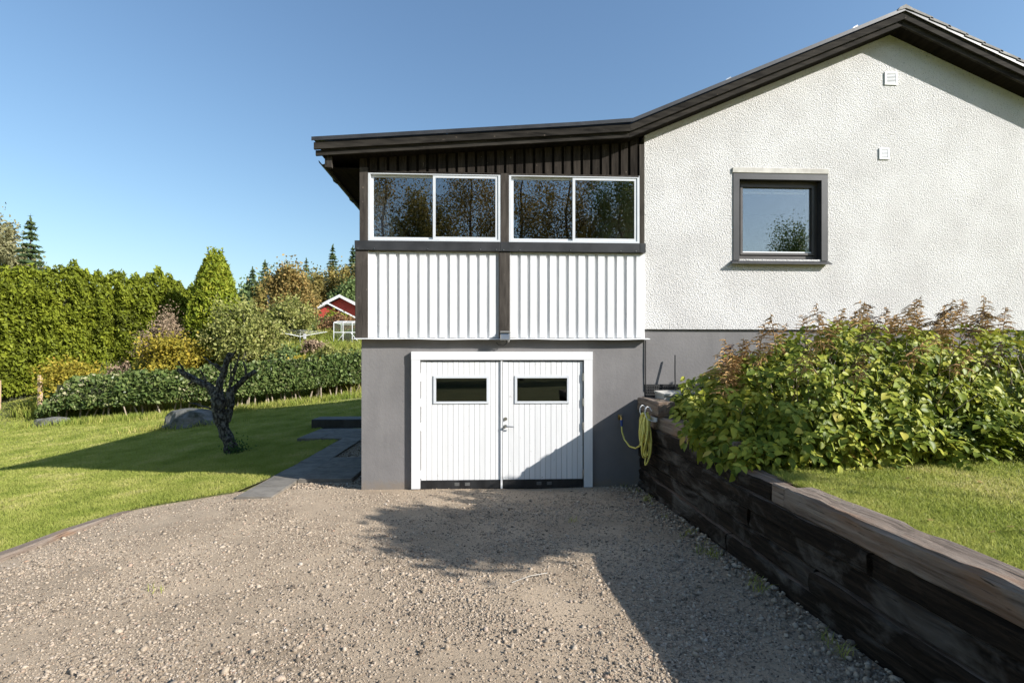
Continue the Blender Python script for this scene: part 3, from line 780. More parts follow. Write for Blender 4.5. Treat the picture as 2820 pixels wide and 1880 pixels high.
# light well beside the foundation
lw = thing('light_well_box', (2.9, -.3, 1.2), 'whitewashed timber light well box between garage corner and leafy bush', 'box')
V = [(2.60,-.52,1.2),(3.5,-.60,1.2),(3.5,-.12,1.2),(2.60,-.10,1.2),(2.60,-.52,1.455),(3.5,-.60,1.47),(3.5,-.12,1.49),(2.60,-.10,1.475)]
FB = [(0,3,2,1),(4,5,6,7),(0,1,5,4),(1,2,6,5),(2,3,7,6),(3,0,4,7)]
meshobj('box', V, FB, MT['well_cover'], lw)
meshobj('lid', [(2.585,-.545,1.458),(3.52,-.625,1.473),(3.52,-.10,1.493),(2.585,-.08,1.478),(2.585,-.545,1.488),(3.52,-.625,1.503),(3.52,-.10,1.523),(2.585,-.08,1.508)], FB, MT['well_cover'], lw)
tag(MB().tube([(2.905,-.14,1.50),(2.915,-.10,1.76),(2.93,-.06,2.06)], [.012,.012,.011], 7).build('black_rod', MT['black_plastic']), 'thin black rod leaning against the grey foundation beside the bush', 'rod')

# hose on its hook
hk = thing('hose_hook', (2.32, -.75, 1.2), 'white wire hose hook fixed to the end of the sleeper wall', 'hook')
for yy in (-.66, -.90):
    MB().tube([(2.345,yy,1.12),(2.30,yy,1.13),(2.22,yy,1.16),(2.19,yy,1.24),(2.195,yy,1.30),(2.22,yy,1.335),(2.26,yy,1.32),(2.285,yy,1.27)], .007, 6).build('hook_arm', MT['white_metal'], hk)
MB().box(2.325,2.347,-.95,-.61,1.13,1.18).build('back_plate', MT['white_metal'], hk)
hose = thing('garden_hose', (2.24, -.8, .9), 'yellow garden hose coiled on the hook at the end of the sleeper wall', 'hose')
hp = []
rh = random.Random(9)
nl = 9
for l in range(nl):
    top = 1.215+rh.uniform(-.02,.03); bot = rh.uniform(.58,.84) if l != 3 else .50
    wd = rh.uniform(.07,.16); cy = -.78+rh.uniform(-.06,.05); cx = 2.235+rh.uniform(-.045,.045); sk = rh.uniform(-.07,.05)
    for i in range(20):
        a = 2*math.pi*i/20
        s_ = math.sin(a); zz = (top+bot)/2+(top-bot)/2*math.cos(a)
        fat = (.75+.45*(1-(zz-bot)/(top-bot)))
        hp.append((cx+.03*math.cos(a*2+l)+.02*s_, cy+wd*s_*fat+sk*(top-zz), zz))
MB().tube(hp, .0125, 7).build('coil', MT['yellow_hose'], hose, smooth=True)
MB().tube([(2.073,-.092,.96),(2.078,-.10,.87),(2.10,-.16,.76),(2.14,-.30,.68),(2.18,-.48,.68),(2.20,-.62,.74),(2.21,-.74,.86),(2.22,-.80,1.0),(2.225,-.80,1.15)], .0125, 7).build('feed', MT['yellow_hose'], hose, smooth=True)
MB().tube([(2.19,-.82,.94),(2.192,-.835,1.05)], .020, 8).build('coupling', MT['blue_plastic'], hose)

# ------------------------------------------------------------------ vegetation helpers
def unit(a): return a/np.maximum(np.linalg.norm(a, axis=-1, keepdims=True), 1e-9)

def leaves(name, C, size, mat, parent, r, aspect=2.0, nrm=None, bias=.0, axis=None, abias=0., kind=None, fold=.0):
    """one four-sided leaf per point of C; nrm/bias lean the leaf normals, axis/abias lean their long axis"""
    n = len(C); size = np.broadcast_to(np.asarray(size, float), (n,)).reshape(-1, 1)
    nn = unit(r.normal(size=(n,3)))
    if nrm is not None: nn = unit(nn*(1-bias)+np.asarray(nrm)*bias)
    t = unit(r.normal(size=(n,3)))
    if axis is not None: t = unit(t*(1-abias)+np.asarray(axis)*abias)
    t = unit(t - nn*(t*nn).sum(1, keepdims=True)); s = np.cross(nn, t)
    L = t*size; B = s*size/aspect
    V = np.stack([C-L, C+B-L*.1, C+L, C-B-L*.1], 1).reshape(-1, 3)
    F = np.arange(4*n).reshape(n, 4)
    o = meshobj(name, V, F, mat, parent)
    if kind: o['kind'] = kind
    return o

def crown_points(r, n, centre, rad, clumps=40, spread=.28, flat=1.0, shell=.55, lobes=None):
    """leaf positions in clumps spread through an ellipsoid, thinner in the middle"""
    d = unit(r.normal(size=(clumps,3))); rr = (shell+(1-shell)*r.random((clumps,1)))*(.78+.22*r.random((clumps,1)))
    cc = d*rr
    k = r.integers(0, clumps, n)
    sc_ = (spread*(.6+.8*r.random((clumps,1))))[k]
    p = cc[k] + r.normal(size=(n,3))*sc_*.55
    return np.asarray(centre) + p*np.asarray(rad), p

def limb_path(r, a, b, n=6, wob=.08):
    a = np.array(a, float); b = np.array(b, float); L = np.linalg.norm(b-a)
    return [tuple(a+(b-a)*i/n + (r.normal(size=3)*wob*L/n*1.2 if 0 < i < n else 0)) for i in range(n+1)]

def broadleaf(name, loc, h, rx, label, cat, leafm, bark, seed, n=7000, size=.14, crown_lo=.25, group=None, clumps=45, spread=.3, trunk_r=None, aspect=1.7, limbs=9, hang=0., trunk_lean=0.):
    r = np.random.default_rng(seed); x, y, z = loc
    t = thing(name, loc, label, cat, group)
    tr = trunk_r or h*.018
    zc = z+h*(crown_lo+(1-crown_lo)*.5); rz = h*(1-crown_lo)*.5
    m = MB()
    spine = [(x+trunk_lean*h*(i/8)**2+r.normal()*.01*h*(i>0), y+r.normal()*.01*h*(i>0), z-.15+(h*.93)*i/8) for i in range(9)]
    m.tube(spine, [tr*(1.15-.11*i) if i < 8 else tr*.15 for i in range(9)], 8)
    for k in range(limbs):
        f = r.uniform(max(.18, crown_lo*.8), .85); i = f*8; i0 = int(i); p = np.array(spine[i0])+(np.array(spine[min(i0+1,8)])-np.array(spine[i0]))*(i-i0)
        a = r.uniform(0, 6.28); ln = rx*r.uniform(.5,.95)*(1-.45*abs(f-.5))
        q = p+np.array([math.cos(a)*ln, math.sin(a)*ln, ln*r.uniform(.35,.9)])
        q[2] = min(q[2], z+h*.97)
        m.tube(limb_path(r, p, q, 5, .12), [tr*.5*(1-.8*f)*(1-.15*j)+.004 for j in range(6)], 5)
    m.build('trunk', bark, t)
    P, pn = crown_points(r, n, (x+trunk_lean*h*.4, y, zc), (rx, rx, rz), clumps, spread)
    P = P[P[:,2] > z+.1]
    leaves('crown', P, size*(.7+.6*r.random(len(P))), leafm, t, r, aspect, axis=(0,0,-1), abias=hang, nrm=(.5,-.5,.5), bias=.15, kind='stuff')
    return t

def conifer(name, loc, h, rad, label, seed, mat, cat='tree', n=5000, size=.22, droop=.25, group=None, power=.9, bare=.06):
    """whorled spruce: tiers of drooping boughs clothed in needle sprays"""
    r = np.random.default_rng(seed); x, y, z = loc
    t = thing(name, loc, label, cat, group)
    m = MB(); m.tube([(x,y,z-.15),(x,y,z+h*.5),(x,y,z+h)], [h*.014,h*.008,.015], 7)
    tiers = int(h*2.1); P = []; A = []
    per = max(6, n//(tiers*9))
    for k in range(tiers):
        f = bare+(1-bare)*(k+.5*r.random())/tiers
        ln0 = rad*(1-f)**power*(.9+.2*r.random())+.08
        nb = 8 if f < .7 else 6
        for b in range(nb):
            a = 6.283*(b+r.random()*.7)/nb+k*1.3; ln = ln0*r.uniform(.7,1.12)
            c = max(4, int(per*(.35+1.3*(1-f))))
            s = np.sqrt(r.random(c)); 
            px = np.cos(a)*s*ln; py = np.sin(a)*s*ln
            pz = -droop*s*ln+.12*s**3*ln + r.normal(size=c)*.04*ln0
            sd = r.normal(size=c)*.16*s*ln
            px += -np.sin(a)*sd; py += np.cos(a)*sd
            P.append(np.stack([x+px, y+py, z+f*h+pz-.05*np.abs(sd)], 1)); A.append(np.tile([math.cos(a), math.sin(a), -.35], (c,1)))
            if f < .8 and b % 2 == 0:
                m.tube([(x,y,z+f*h),(x+math.cos(a)*ln*.8,y+math.sin(a)*ln*.8,z+f*h-droop*ln*.8+.06*ln)], [.02+.003*h*(1-f),.008], 4, caps=False)
    m.build('trunk', MT['dark_bark'], t)
    P = np.vstack(P); A = np.vstack(A)
    P = np.vstack([P, np.array([[x, y, z+h*q] for q in np.linspace(.9, 1.02, 14)])]); A = np.vstack([A, np.tile([0,0,1.], (14,1))])
    leaves('crown', P, size*(.6+.7*r.random(len(P))), mat, t, r, 3.0, nrm=(0,0,1), bias=.35, axis=A, abias=.7, kind='stuff')
    return t

# ------------------------------------------------------------------ gravel and grass
r = np.random.default_rng(2)
OCT = np.array([(1,0,0),(-1,0,0),(0,1,0),(0,-1,0),(0,0,1),(0,0,-1)], float)
OCF = np.array([(0,2,4),(2,1,4),(1,3,4),(3,0,4),(2,0,5),(1,2,5),(3,1,5),(0,3,5)])
def make_stones(name, P, size, r, base=OCT, faces=OCF, flat=.6, mat=MT['stones']):
    n = len(P); k = len(base)
    q = base[None]*(1+.35*(r.random((n,k,1))-.5)) + r.normal(size=(n,k,3))*.16
    a = r.random(n)*6.283; ca, sa = np.cos(a)[:,None], np.sin(a)[:,None]
    el = .7+.6*r.random((n,3)); el[:,2] *= flat
    q = q*el[:,None,:]
    tl = r.normal(size=(n,1))*.5; ct, st_ = np.cos(tl), np.sin(tl)
    q = np.stack([q[...,0], q[...,1]*ct-q[...,2]*st_, q[...,1]*st_+q[...,2]*ct], -1)
    q = np.stack([q[...,0]*ca-q[...,1]*sa, q[...,0]*sa+q[...,1]*ca, q[...,2]], -1)
    V = P[:,None,:]+q*size[:,None,None]
    F = (faces[None]+(np.arange(n)*k)[:,None,None]).reshape(-1,3)
    o = meshobj(name, V.reshape(-1,3), F, mat, origin=(0,0,0)); o['kind'] = 'stuff'; return o
ICO = None
bm = bmesh.new(); bmesh.ops.create_icosphere(bm, subdivisions=1, radius=1)
ICO = np.array([v.co[:] for v in bm.verts]); bm.verts.index_update(); ICF = np.array([[v.index for v in f.verts] for f in bm.faces]); bm.free()

def fast_drive_z(x, y):
    return Garr(x, y)-.004
def drive_pts(n, seed, patch=.5):
    r = np.random.default_rng(seed); out = []
    tot = 0
    while tot < n:
        y = -6.6*r.random(n)**.8*1.0+.05; x = -6+8.45*r.random(n)
        ok = (x > lawn_right(y)+.08) & (x < 2.36) & ~((x < -3.1) & (x > -3.65) & (y > -.42))
        # keep more of them near the camera, and in drifts
        d = np.hypot(x, y+7.95)
        dens = nz(x, y, 1.1, 21.)*.9+nz(x, y, 3.7, 2.)*.5
        ok &= (r.random(n) < np.clip(3.6/d, .35, 1)) & (r.random(n) < np.clip(.55+patch*1.6*dens, .06, 1))
        # outside the view
        ok &= (x > -1.05*(y+7.95)-.4) & (x < 1.05*(y+7.95)+.4) & (y > -5.9)
        P = np.stack([x[ok], y[ok]], 1); out.append(P); tot += len(P)
    P = np.vstack(out)[:n]; return P
P = drive_pts(95000, 5)
sz = np.clip(np.random.default_rng(6).lognormal(math.log(.0066), .42, len(P)), .004, .022)
Z = drive_z(P[:,0], P[:,1])
tag(make_stones('gravel', np.column_stack([P, Z+sz*.12]), sz, np.random.default_rng(7)), 'loose beige gravel spread over the driveway', 'gravel')
P = drive_pts(1500, 15, 1.3)
sz = np.clip(np.random.default_rng(16).lognormal(math.log(.0135), .35, len(P)), .009, .030)
Z = drive_z(P[:,0], P[:,1])
tag(make_stones('coarse_gravel', np.column_stack([P, Z+sz*.15]), sz, np.random.default_rng(17), ICO, ICF, .62), 'larger broken stones lying among the driveway gravel', 'gravel')
# coarse stones heaped along the foot of the sleeper wall and in the bed by the garage side
r = np.random.default_rng(31); n = 1000
y = -5.2*r.random(n)**1.2; x = 2.33-np.abs(r.normal(size=n))*.22; sz = np.clip(r.lognormal(math.log(.012), .4, n), .006, .028)
tag(make_stones('wall_foot_stones', np.column_stack([x, y, drive_z(x, y)+.035*np.exp(-(2.35-x)*6)]), sz, r, ICO, ICF, .7), 'grey stones lying along the foot of the sleeper wall', 'stones')
n = 5200; x = -3.1+1.15*r.random(n); y = .1+7.3*r.random(n); ok = ~((y > .5) & (y < 2.45) & (x < -2.2)) & ~((y > 4.55) & (x < -1.93)); x, y = x[ok], y[ok]
tag(make_stones('bed_gravel', np.column_stack([x, y, np.full(len(x), -.012)]), np.clip(r.lognormal(math.log(.016), .3, len(x)), .008, .03), r), 'gravel filling the bed between slab path and garage wall', 'gravel')

def blades(name, P, h, wd, mat, r, lean=.45, seg=1):
    n = len(P); a = r.random(n)*6.283; b = r.random(n)*6.283
    s = np.stack([np.cos(a), np.sin(a), 0*a], 1)*(wd/2)[:,None]
    l = np.stack([np.cos(b), np.sin(b), 0*b], 1)*(h*lean*r.random(n)*1.6)[:,None]
    up = np.stack([0*a, 0*a, h], 1)
    if seg == 1:
        V = np.stack([P-s, P+s, P+l+up], 1).reshape(-1,3); F = np.arange(3*n).reshape(n,3)
    else:
        mid = P+up*.6+l*.35
        V = np.stack([P-s, P+s, mid+s*.8, P+l+up*.95, mid-s*.8], 1).reshape(-1,3)
        i = (np.arange(n)*5)[:,None]
        F = np.vstack([i+np.array([[0,1,2]]), i+np.array([[0,2,4]]), i+np.array([[4,2,3]])])
    o = meshobj(name, V, F, mat, origin=(0,0,0)); o['kind'] = 'stuff'; return o
def lz_fast(x, y): return Garr(x, y)+.02
r = np.random.default_rng(8)
n = 700000; d = 4.5*(37/4.5)**(r.random(n)**.9); th = np.radians(-51+49*r.random(n))
x = d*np.sin(th); y = -7.95+d*np.cos(th)
ok = (x < lawn_right(y)+.02+.05*(r.random(n)-.3)) & ((y < 14.6) | ((x < -20.4) & (y < 23))) & (y > -5); x, y, d = x[ok], y[ok], d[ok]
tag(blades('lawn_grass', np.column_stack([x, y, lz_fast(x, y)]), (.018+.026*r.random(len(x)))*(1+d*.015), .0035+.0009*d, MT['blade'], r, .8), 'short mown grass of the lawn left of the garage', 'grass')
n = 360000; x = 2.50+9.5*r.random(n)**1.45; y = -6.4+5.4*r.random(n); d = np.hypot(x, y+7.95)
ok = (x > 2.575+.03*np.sin(y*9)) & (y < -1.8) & (r.random(n) < np.clip(4.2/d, .3, 1)); x, y, d = x[ok], y[ok], d[ok]
uzz = bz(x, y)+.008
edge = np.exp(-(x-2.55)*7)
tag(blades('upper_lawn_grass', np.column_stack([x, y, uzz-.01]), (.022+.032*r.random(len(x)))*(1+.7*edge), .0028+.0007*d, MT['blade'], r, .8, 2), 'mown grass of the raised lawn above the sleeper wall', 'grass')

# ------------------------------------------------------------------ the big goatsbeard bush on the raised lawn
bush = thing('goatsbeard_bush', (5.2, -1.9, 1.1), 'large leafy yellow-green bush with dried brown plumes in front of the white wall', 'bush')
rb = np.random.default_rng(77)
def bush_top(x, y):
    """height of the leaf canopy above datum; 0 outside"""
    yf = np.interp(x, [2.1,2.4,3.0,4.0,5.2,7,9.5], [-2.2,-3.05,-3.25,-3.15,-3.0,-2.9,-2.8])       # front foot
    yb = -.42
    u = np.clip((y-yf)/(yb-yf), 0, 1)
    prof = np.power(np.clip(np.sin(np.pi*np.clip(.06+.9*u, 0, 1)), 0, 1), .55)
    end = np.clip((x-2.05)/1.5, 0, 1)**.5
    top = np.interp(x, [2.1,2.6,3.2,4.2,5.5,7,9.5], [.75,.98,1.14,1.20,1.18,1.13,1.08])
    h = top*prof*np.where(x < 3.55, .35+.65*end, 1)
    yq = y+(x-2.35)/1.85                                   # the side towards the garage is kept low
    lim = np.maximum(1.27, 1.12*np.clip(-yq, 0, 9))+.632*(x-2.35)-.10-bz(x, y)
    return np.maximum(np.minimum(h, lim), 0)
# one leaflet: ovate, folded along the midrib, drooping at the tip; unit length along +x
def leaflet():
    st_ = [0,.12,.3,.5,.72,.9,1.0]; wd = [0,.20,.31,.30,.20,.08,0]; V = []; F = []
    for i, (s, w_) in enumerate(zip(st_, wd)):
        dz = -.16*s*s+.02
        V += [(s, -w_, dz+.10*w_*2-.02*math.sin(s*9)), (s, 0, dz-.03), (s, w_, dz+.10*w_*2+.02*math.sin(s*8+1))]
    for i in range(6):
        a = i*3; b = a+3
        F += [(a,b,b+1,a+1), (a+1,b+1,b+2,a+2)]
    return np.array(V), F
LV, LF = leaflet()
Ltri = []
for f in LF: Ltri += [(f[0],f[1],f[2]), (f[0],f[2],f[3])]
Ltri = np.array(Ltri)
def spray(c, out, size, r, up=None):
    """leaflet frames of one compound leaf: stalk point c pointing along out"""
    up = (np.array([.15,-.35,1.]) if up is None else up) + r.normal(size=3)*.28; up /= np.linalg.norm(up)
    out = out-up*out.dot(up); out = out/np.linalg.norm(out)
    side = np.cross(up, out); side /= np.linalg.norm(side); nrm = np.cross(out, side)
    fr = []
    L = size
    nlp = r.integers(1, 4)
    for k in range(nlp):
        b = c+out*L*.75*k
        for s in (-1, 1):
            if r.random() < .12: continue
            d = out*(.55+.25*r.random())+side*s*(.8+.3*r.random())+nrm*r.normal()*.22-np.array([0,0,.12])
            fr.append((b, d, nrm+r.normal(size=3)*.25, L*r.uniform(.75,1.1)))
    fr.append((c+out*L*.75*nlp, out+r.normal(size=3)*.15-np.array([0,0,.25]), nrm+r.normal(size=3)*.2, L*r.uniform(.95,1.3)))
    return fr
frames = []
ns = 0
while ns < 6400:
    x = rb.uniform(2.05, 9.4); y = rb.uniform(-3.3, -.4)
    h = float(bush_top(np.array(x), np.array(y)))
    if h < .12: continue
    deep = rb.random()
    e = .05
    gx_ = (float(bush_top(np.array(x+e), np.array(y)))-float(bush_top(np.array(x-e), np.array(y))))/(2*e)
    gy_ = (float(bush_top(np.array(x), np.array(y+e)))-float(bush_top(np.array(x), np.array(y-e))))/(2*e)
    lump = 1+.17*mnoise.noise((x*2.1, y*2.1, 3.))+.12*mnoise.noise((x*5.0, y*5.0, 8.))
    z = float(bz(np.array(x), np.array(y)))+h*lump*(1-.70*deep**1.7)
    g = np.array([-gx_, -gy_, .7]); g = g/np.linalg.norm(g)
    out = np.array([g[0], g[1], 0])+rb.normal(size=3)*[.55,.55,.1]; out[2] = -.12+.3*(g[2]-.5)+rb.normal()*.16
    if x > 5.5 and rb.random() < .25: continue
    if deep < .62 and mnoise.noise((x*3.4, y*3.4, z*3.4)) < -.10: continue           # hollows between the shoots
    if x < 2.62 and y > -1.95: continue
    if x < 2.42: continue
    out[2] = -.75
    frames += spray(np.array([x, y, z]), out, rb.uniform(.060,.104), rb, g*.75+np.array([.25,-.35,.35])+rb.normal(size=3)*.3); ns += 1
# the foot of the front: low leaves against the lawn and hanging over the wall
for k in range(950):
    x = rb.uniform(2.2, 8.8); yf = float(np.interp(x, [2.1,2.4,3.0,4.0,5.2,7,9.5], [-2.2,-3.05,-3.25,-3.15,-3.0,-2.9,-2.8]))
    t = rb.random(); y = yf+.32*t+rb.normal()*.05
    z = float(bz(np.array(x), np.array(y)))+.03+.75*t*rb.uniform(.5,1.1)
    frames += spray(np.array([x, y, z]), np.array([rb.normal()*.7, -.5, -.9]), rb.uniform(.062,.106), rb, np.array([.25,-.8,.55])+rb.normal(size=3)*.25)
for k in range(230):
    y = rb.uniform(-3.05, -1.95); x = rb.uniform(2.36, 2.66); t = rb.random()
    z = float(np.interp(y, [-3.0,-2.2,-1.5], [1.02,1.12,1.22]))+.32*t+rb.normal()*.05-(.16 if x < 2.3 else 0)
    frames += spray(np.array([x, y, z]), np.array([-.6, rb.normal()*.6-.3, -.8]), rb.uniform(.06,.105), rb, np.array([-.45,-.45,.6]))
fb = np.array([f[0] for f in frames]); fd = unit(np.array([f[1] for f in frames])); fn = np.array([f[2] for f in frames]); fs = np.array([f[3] for f in frames])
fsd = unit(np.cross(fn, fd)); fnn = np.cross(fd, fsd)
# the 300 leaves that show largest become leaves of their own
camp = np.array([0, -7.95, 2.0]); dist = np.linalg.norm(fb-camp, axis=1)
vis = (fb[:,0] < .98*(fb[:,1]+7.95))
hh = np.array([float(v) for v in (fb[:,2]-bz(fb[:,0], fb[:,1]))])
front = (fb[:,1] < -2.2) | (hh > .95*bush_top(fb[:,0], fb[:,1]))
score = np.where(vis & front, fs/dist, 0)
big = np.argsort(-score)[:300]
rest = np.setdiff1d(np.arange(len(frames)), big)
def place(ix, var):
    q = LV[None]*np.array([1,1,1])
    q = q*fs[ix][:,None,None]*var
    return fb[ix][:,None,:]+q[...,0:1]*fd[ix][:,None,:]+q[...,1:2]*fsd[ix][:,None,:]+q[...,2:3]*fnn[ix][:,None,:]
V = place(rest, 1+.0*rb.random((len(rest),1,3))); nV = len(LV)
F = (Ltri[None]+(np.arange(len(rest))*nV)[:,None,None]).reshape(-1,3)
o = meshobj('foliage', V.reshape(-1,3), F, MT['bush_leaf'], bush, smooth=True); o['kind'] = 'stuff'
from mathutils import Matrix
def bush_leaf_single():
    m, nt_, b = newmat('goatsbeard_leaf_single')
    oi = N(nt_, 'ShaderNodeObjectInfo')
    c = ramp(nt_, [(0,(.05,.085,.012)), (.4,(.17,.215,.026)), (.75,(.36,.37,.052)), (.92,(.43,.37,.07)), (1,(.40,.25,.065))], oi.outputs['Random'])
    nt_.links.new(c, b.inputs['Base Color']); b.inputs['Roughness'].default_value = .55; b.inputs['Specular IOR Level'].default_value = .15
    t = N(nt_, 'ShaderNodeBsdfTranslucent'); nt_.links.new(c, t.inputs[0]); ms = N(nt_, 'ShaderNodeMixShader', inp={0: .22})
    nt_.links.new(b.outputs[0], ms.inputs[1]); nt_.links.new(t.outputs[0], ms.inputs[2]); nt_.links.new(ms.outputs[0], nt_.nodes['Material Output'].inputs[0])
    return m
lm = bush_leaf_single()
lme = bpy.data.meshes.new('leaf'); lme.from_pydata(LV.tolist(), [], LF); lme.update(); lme.materials.append(lm)
lme.polygons.foreach_set('use_smooth', [True]*len(lme.polygons))
for i in big:
    o = bpy.data.objects.new('leaf', lme); col.objects.link(o); put(o, fb[i], bush)
    o.rotation_euler = Matrix((fd[i], fsd[i], fnn[i])).transposed().to_euler(); o.scale = (fs[i],)*3
# stems inside
m = MB()
for k in range(130):
    x = rb.uniform(2.6, 9); y = rb.uniform(-2.9, -.6); z0 = float(bz(np.array(x), np.array(y)))
    h = float(bush_top(np.array(x), np.array(y)))
    if h < .3: continue
    m.tube([(x,y,z0-.03),(x+rb.normal()*.05,y+rb.normal()*.05,z0+h*.5),(x+rb.normal()*.12,y+rb.normal()*.12,z0+h*.93)], [.008,.006,.003], 4, caps=False)
o = m.build('stems', MT['stem'], bush); o['kind'] = 'stuff'
# brown plumes
def plume(p, h, lean, mat, r, droop=.35, n=36, spread=.46):
    m = MB(); p = np.array(p, float); d = np.array([lean[0], lean[1], 1.0]); d /= np.linalg.norm(d)
    tip = p+d*h; m.tube([tuple(p-d*.35), tuple(p), tuple(p+d*h*.6), tuple(tip)], [.005,.004,.003,.0015], 3, caps=False)
    for k in range(n):
        f = k/n; b = p+d*h*(.05+.9*f); a = r.uniform(0, 6.283); ln = h*spread*(1-.75*f)*r.uniform(.6,1.15)
        o_ = np.array([math.cos(a), math.sin(a), .5]); pts = [b]
        for j in range(1, 4): pts.append(b+o_*ln*j/3-np.array([0,0,droop*ln*(j/3)**2])+r.normal(size=3)*.012*ln)
        m.tube([tuple(q) for q in pts], [.005,.0062,.0062,.003], 3, caps=False)
        for j in (1, 2):
            c = pts[j]; e = c+unit(r.normal(size=3))*ln*.3-np.array([0,0,droop*ln*.25])
            m.tube([tuple(c), tuple(e)], [.0045,.002], 3, caps=False)
    return m.build('plume', mat, bush)
pr_ = np.random.default_rng(5)
tops = [(2.62,-1.25),(2.75,-.9),(2.95,-1.0),(3.05,-1.5),(3.30,-.9),(3.42,-1.0),(3.55,-.8),(3.9,-1.1),(4.1,-.8),(4.35,-1.2),(4.5,-.9),(4.75,-1.0),(4.95,-.8),(5.0,-1.3),(5.15,-1.0),(5.35,-.8),(5.45,-1.2),(5.7,-.9),(5.9,-1.1),(6.05,-.8),(6.2,-1.3),(6.35,-1.0),(6.5,-1.5),(6.6,-.8),(6.75,-1.2),(2.62,-2.3),(2.75,-2.15),(2.55,-2.5),(2.9,-2.2),(2.68,-2.45),(3.1,-2.2),(3.2,-1.3),(3.75,-1.2),(4.6,-1.4),(5.25,-1.4),(5.8,-1.3),(5.55,-1.0),(4.85,-1.2),(5.05,-.9),(4.2,-1.0),(6.4,-1.3),(7.0,-1.3),(7.0,-.9)]
for i, (x, y) in enumerate(tops):
    z = float(bz(np.array(x), np.array(y))+bush_top(np.array(x), np.array(y)))
    yq = y+(x-2.35)/1.85
    if z+.38-.632*(x-2.35) > max(1.36, 1.15*max(0, -yq)): continue
    plume((x, y, z-.02), pr_.uniform(.32,.55), (pr_.uniform(-.1,.55), pr_.uniform(-.2,.2)), MT['plume'] if i % 13 else MT['old_plume'], pr_, .25+.4*pr_.random())
fronts = [(3.3,-2.0,1.0),(3.6,-1.6,1.0),(4.5,-1.8,1.0),(4.2,-2.2,1.0),(5.3,-1.9,1.0),(4.6,-2.9,1.1),(2.95,-2.3,.93),(3.45,-2.55,1.02),(3.7,-2.2,1.02),(3.95,-2.55,1.05),(3.15,-2.75,.98),(4.4,-2.4,1.05),(4.75,-2.6,1.05),(3.0,-1.8,.95),(5.2,-2.4,1.05),(2.75,-2.1,.85),(4.15,-2.85,1.1),(3.55,-3.0,1.1),(5.4,-2.0,1.02),(5.0,-2.8,1.1),(4.9,-1.9,1.0),(4.0,-1.7,1.0),(5.6,-1.6,1.0),(6.1,-1.7,1.0)]
for i, (x, y, k) in enumerate(fronts):
    z = float(bz(np.array(x), np.array(y))+bush_top(np.array(x), np.array(y))*k)
    plume((x, y-.20, z+.07), pr_.uniform(.28,.44), (pr_.uniform(-.5,.5), pr_.uniform(-.9,-.3)), MT['plume'] if i % 5 != 4 else MT['old_plume'], pr_, .7, 20, .5)
# dark bare soil under the bush
sb = sheet('bush_bed', [np.linspace(2.61,10,30)]*16, np.linspace(-2.95,-.02,16), lambda x, y: bz(x, y)+.022+.008*nz(x, y, 2, 1.), MT['soil'])

broadleaf('garden_tree', (6.55, -5.78, float(bz(np.array(6.55), np.array(-5.78)))), 3.95, .86, 'slim young tree on the raised lawn whose crown shades the drive before the doors', 'tree', MT['pear_leaf'], MT['bark'], 301, 8500, .065, .665, clumps=30, spread=.30, trunk_r=.026, limbs=5)
# ------------------------------------------------------------------ left garden
# pruned old tree
ot = thing('pruned_fruit_tree', (-5.84, 4.08, -.2), 'dark pruned old tree with three cut-back limbs standing in the shaded lawn', 'tree')
def OP(dx, dz, dy=0): 
    c, s = math.cos(R(2.7)), math.sin(R(2.7)); return (-5.84+dx*c, 4.08-dx*s*1+dy, -.2+dz)
m = MB(); ro = np.random.default_rng(3)
def fine(pts, rad, n):
    q = []; rr_ = []
    for i in range(len(pts)-1):
        for j in range(6): q.append(tuple(Vector(pts[i]).lerp(Vector(pts[i+1]), j/6))); rr_.append(rad[i]+(rad[i+1]-rad[i])*j/6)
    m.tube(q+[pts[-1]], rr_+[rad[-1]], n)
fine([OP(0,-.1),OP(0,.04),OP(-.06,.25),OP(-.22,.60),OP(-.30,.95),OP(-.33,1.25),OP(-.36,1.5)], [.20,.16,.135,.125,.145,.16,.11], 18)
fine([OP(-.18,.75,.02),OP(-.1,1.05,.06),OP(-.08,1.3,.05),OP(-.12,1.5,.05)], [.09,.09,.09,.06], 14)
tk = m.build('trunk', MT['bark'], ot)
def roughen(o, amp, sc_=7.):
    for v in o.data.vertices:
        p = v.co+Vector(o.location)
        v.co += v.normal*(amp*mnoise.noise(p*sc_)+amp*.6*mnoise.noise(p*sc_*2.7))
def limb(pts, rad):
    q = []; rr_ = []
    for i in range(len(pts)-1):
        for j in range(4): q.append(tuple(Vector(pts[i]).lerp(Vector(pts[i+1]), j/4))); rr_.append(rad[i]+(rad[i+1]-rad[i])*j/4)
    q.append(pts[-1]); rr_.append(rad[-1])
    o = MB().tube(q, rr_, 12).build('limb', MT['bark'], ot); roughen(o, .02, 9.)
roughen(tk, .035, 6.)
limb([OP(-.33,1.30),OP(-.52,1.56),OP(-.80,1.68),OP(-1.0,1.80),OP(-1.26,1.95)], [.11,.08,.072,.066,.05])
limb([OP(-.34,1.42),OP(-.30,1.66),OP(-.20,1.92),OP(-.14,2.15),OP(-.06,2.34)], [.10,.075,.07,.066,.05])
limb([OP(-.10,1.40,.05),OP(.05,1.58,.1),OP(.22,1.74,.1),OP(.46,1.92,.12)], [.085,.066,.062,.055])
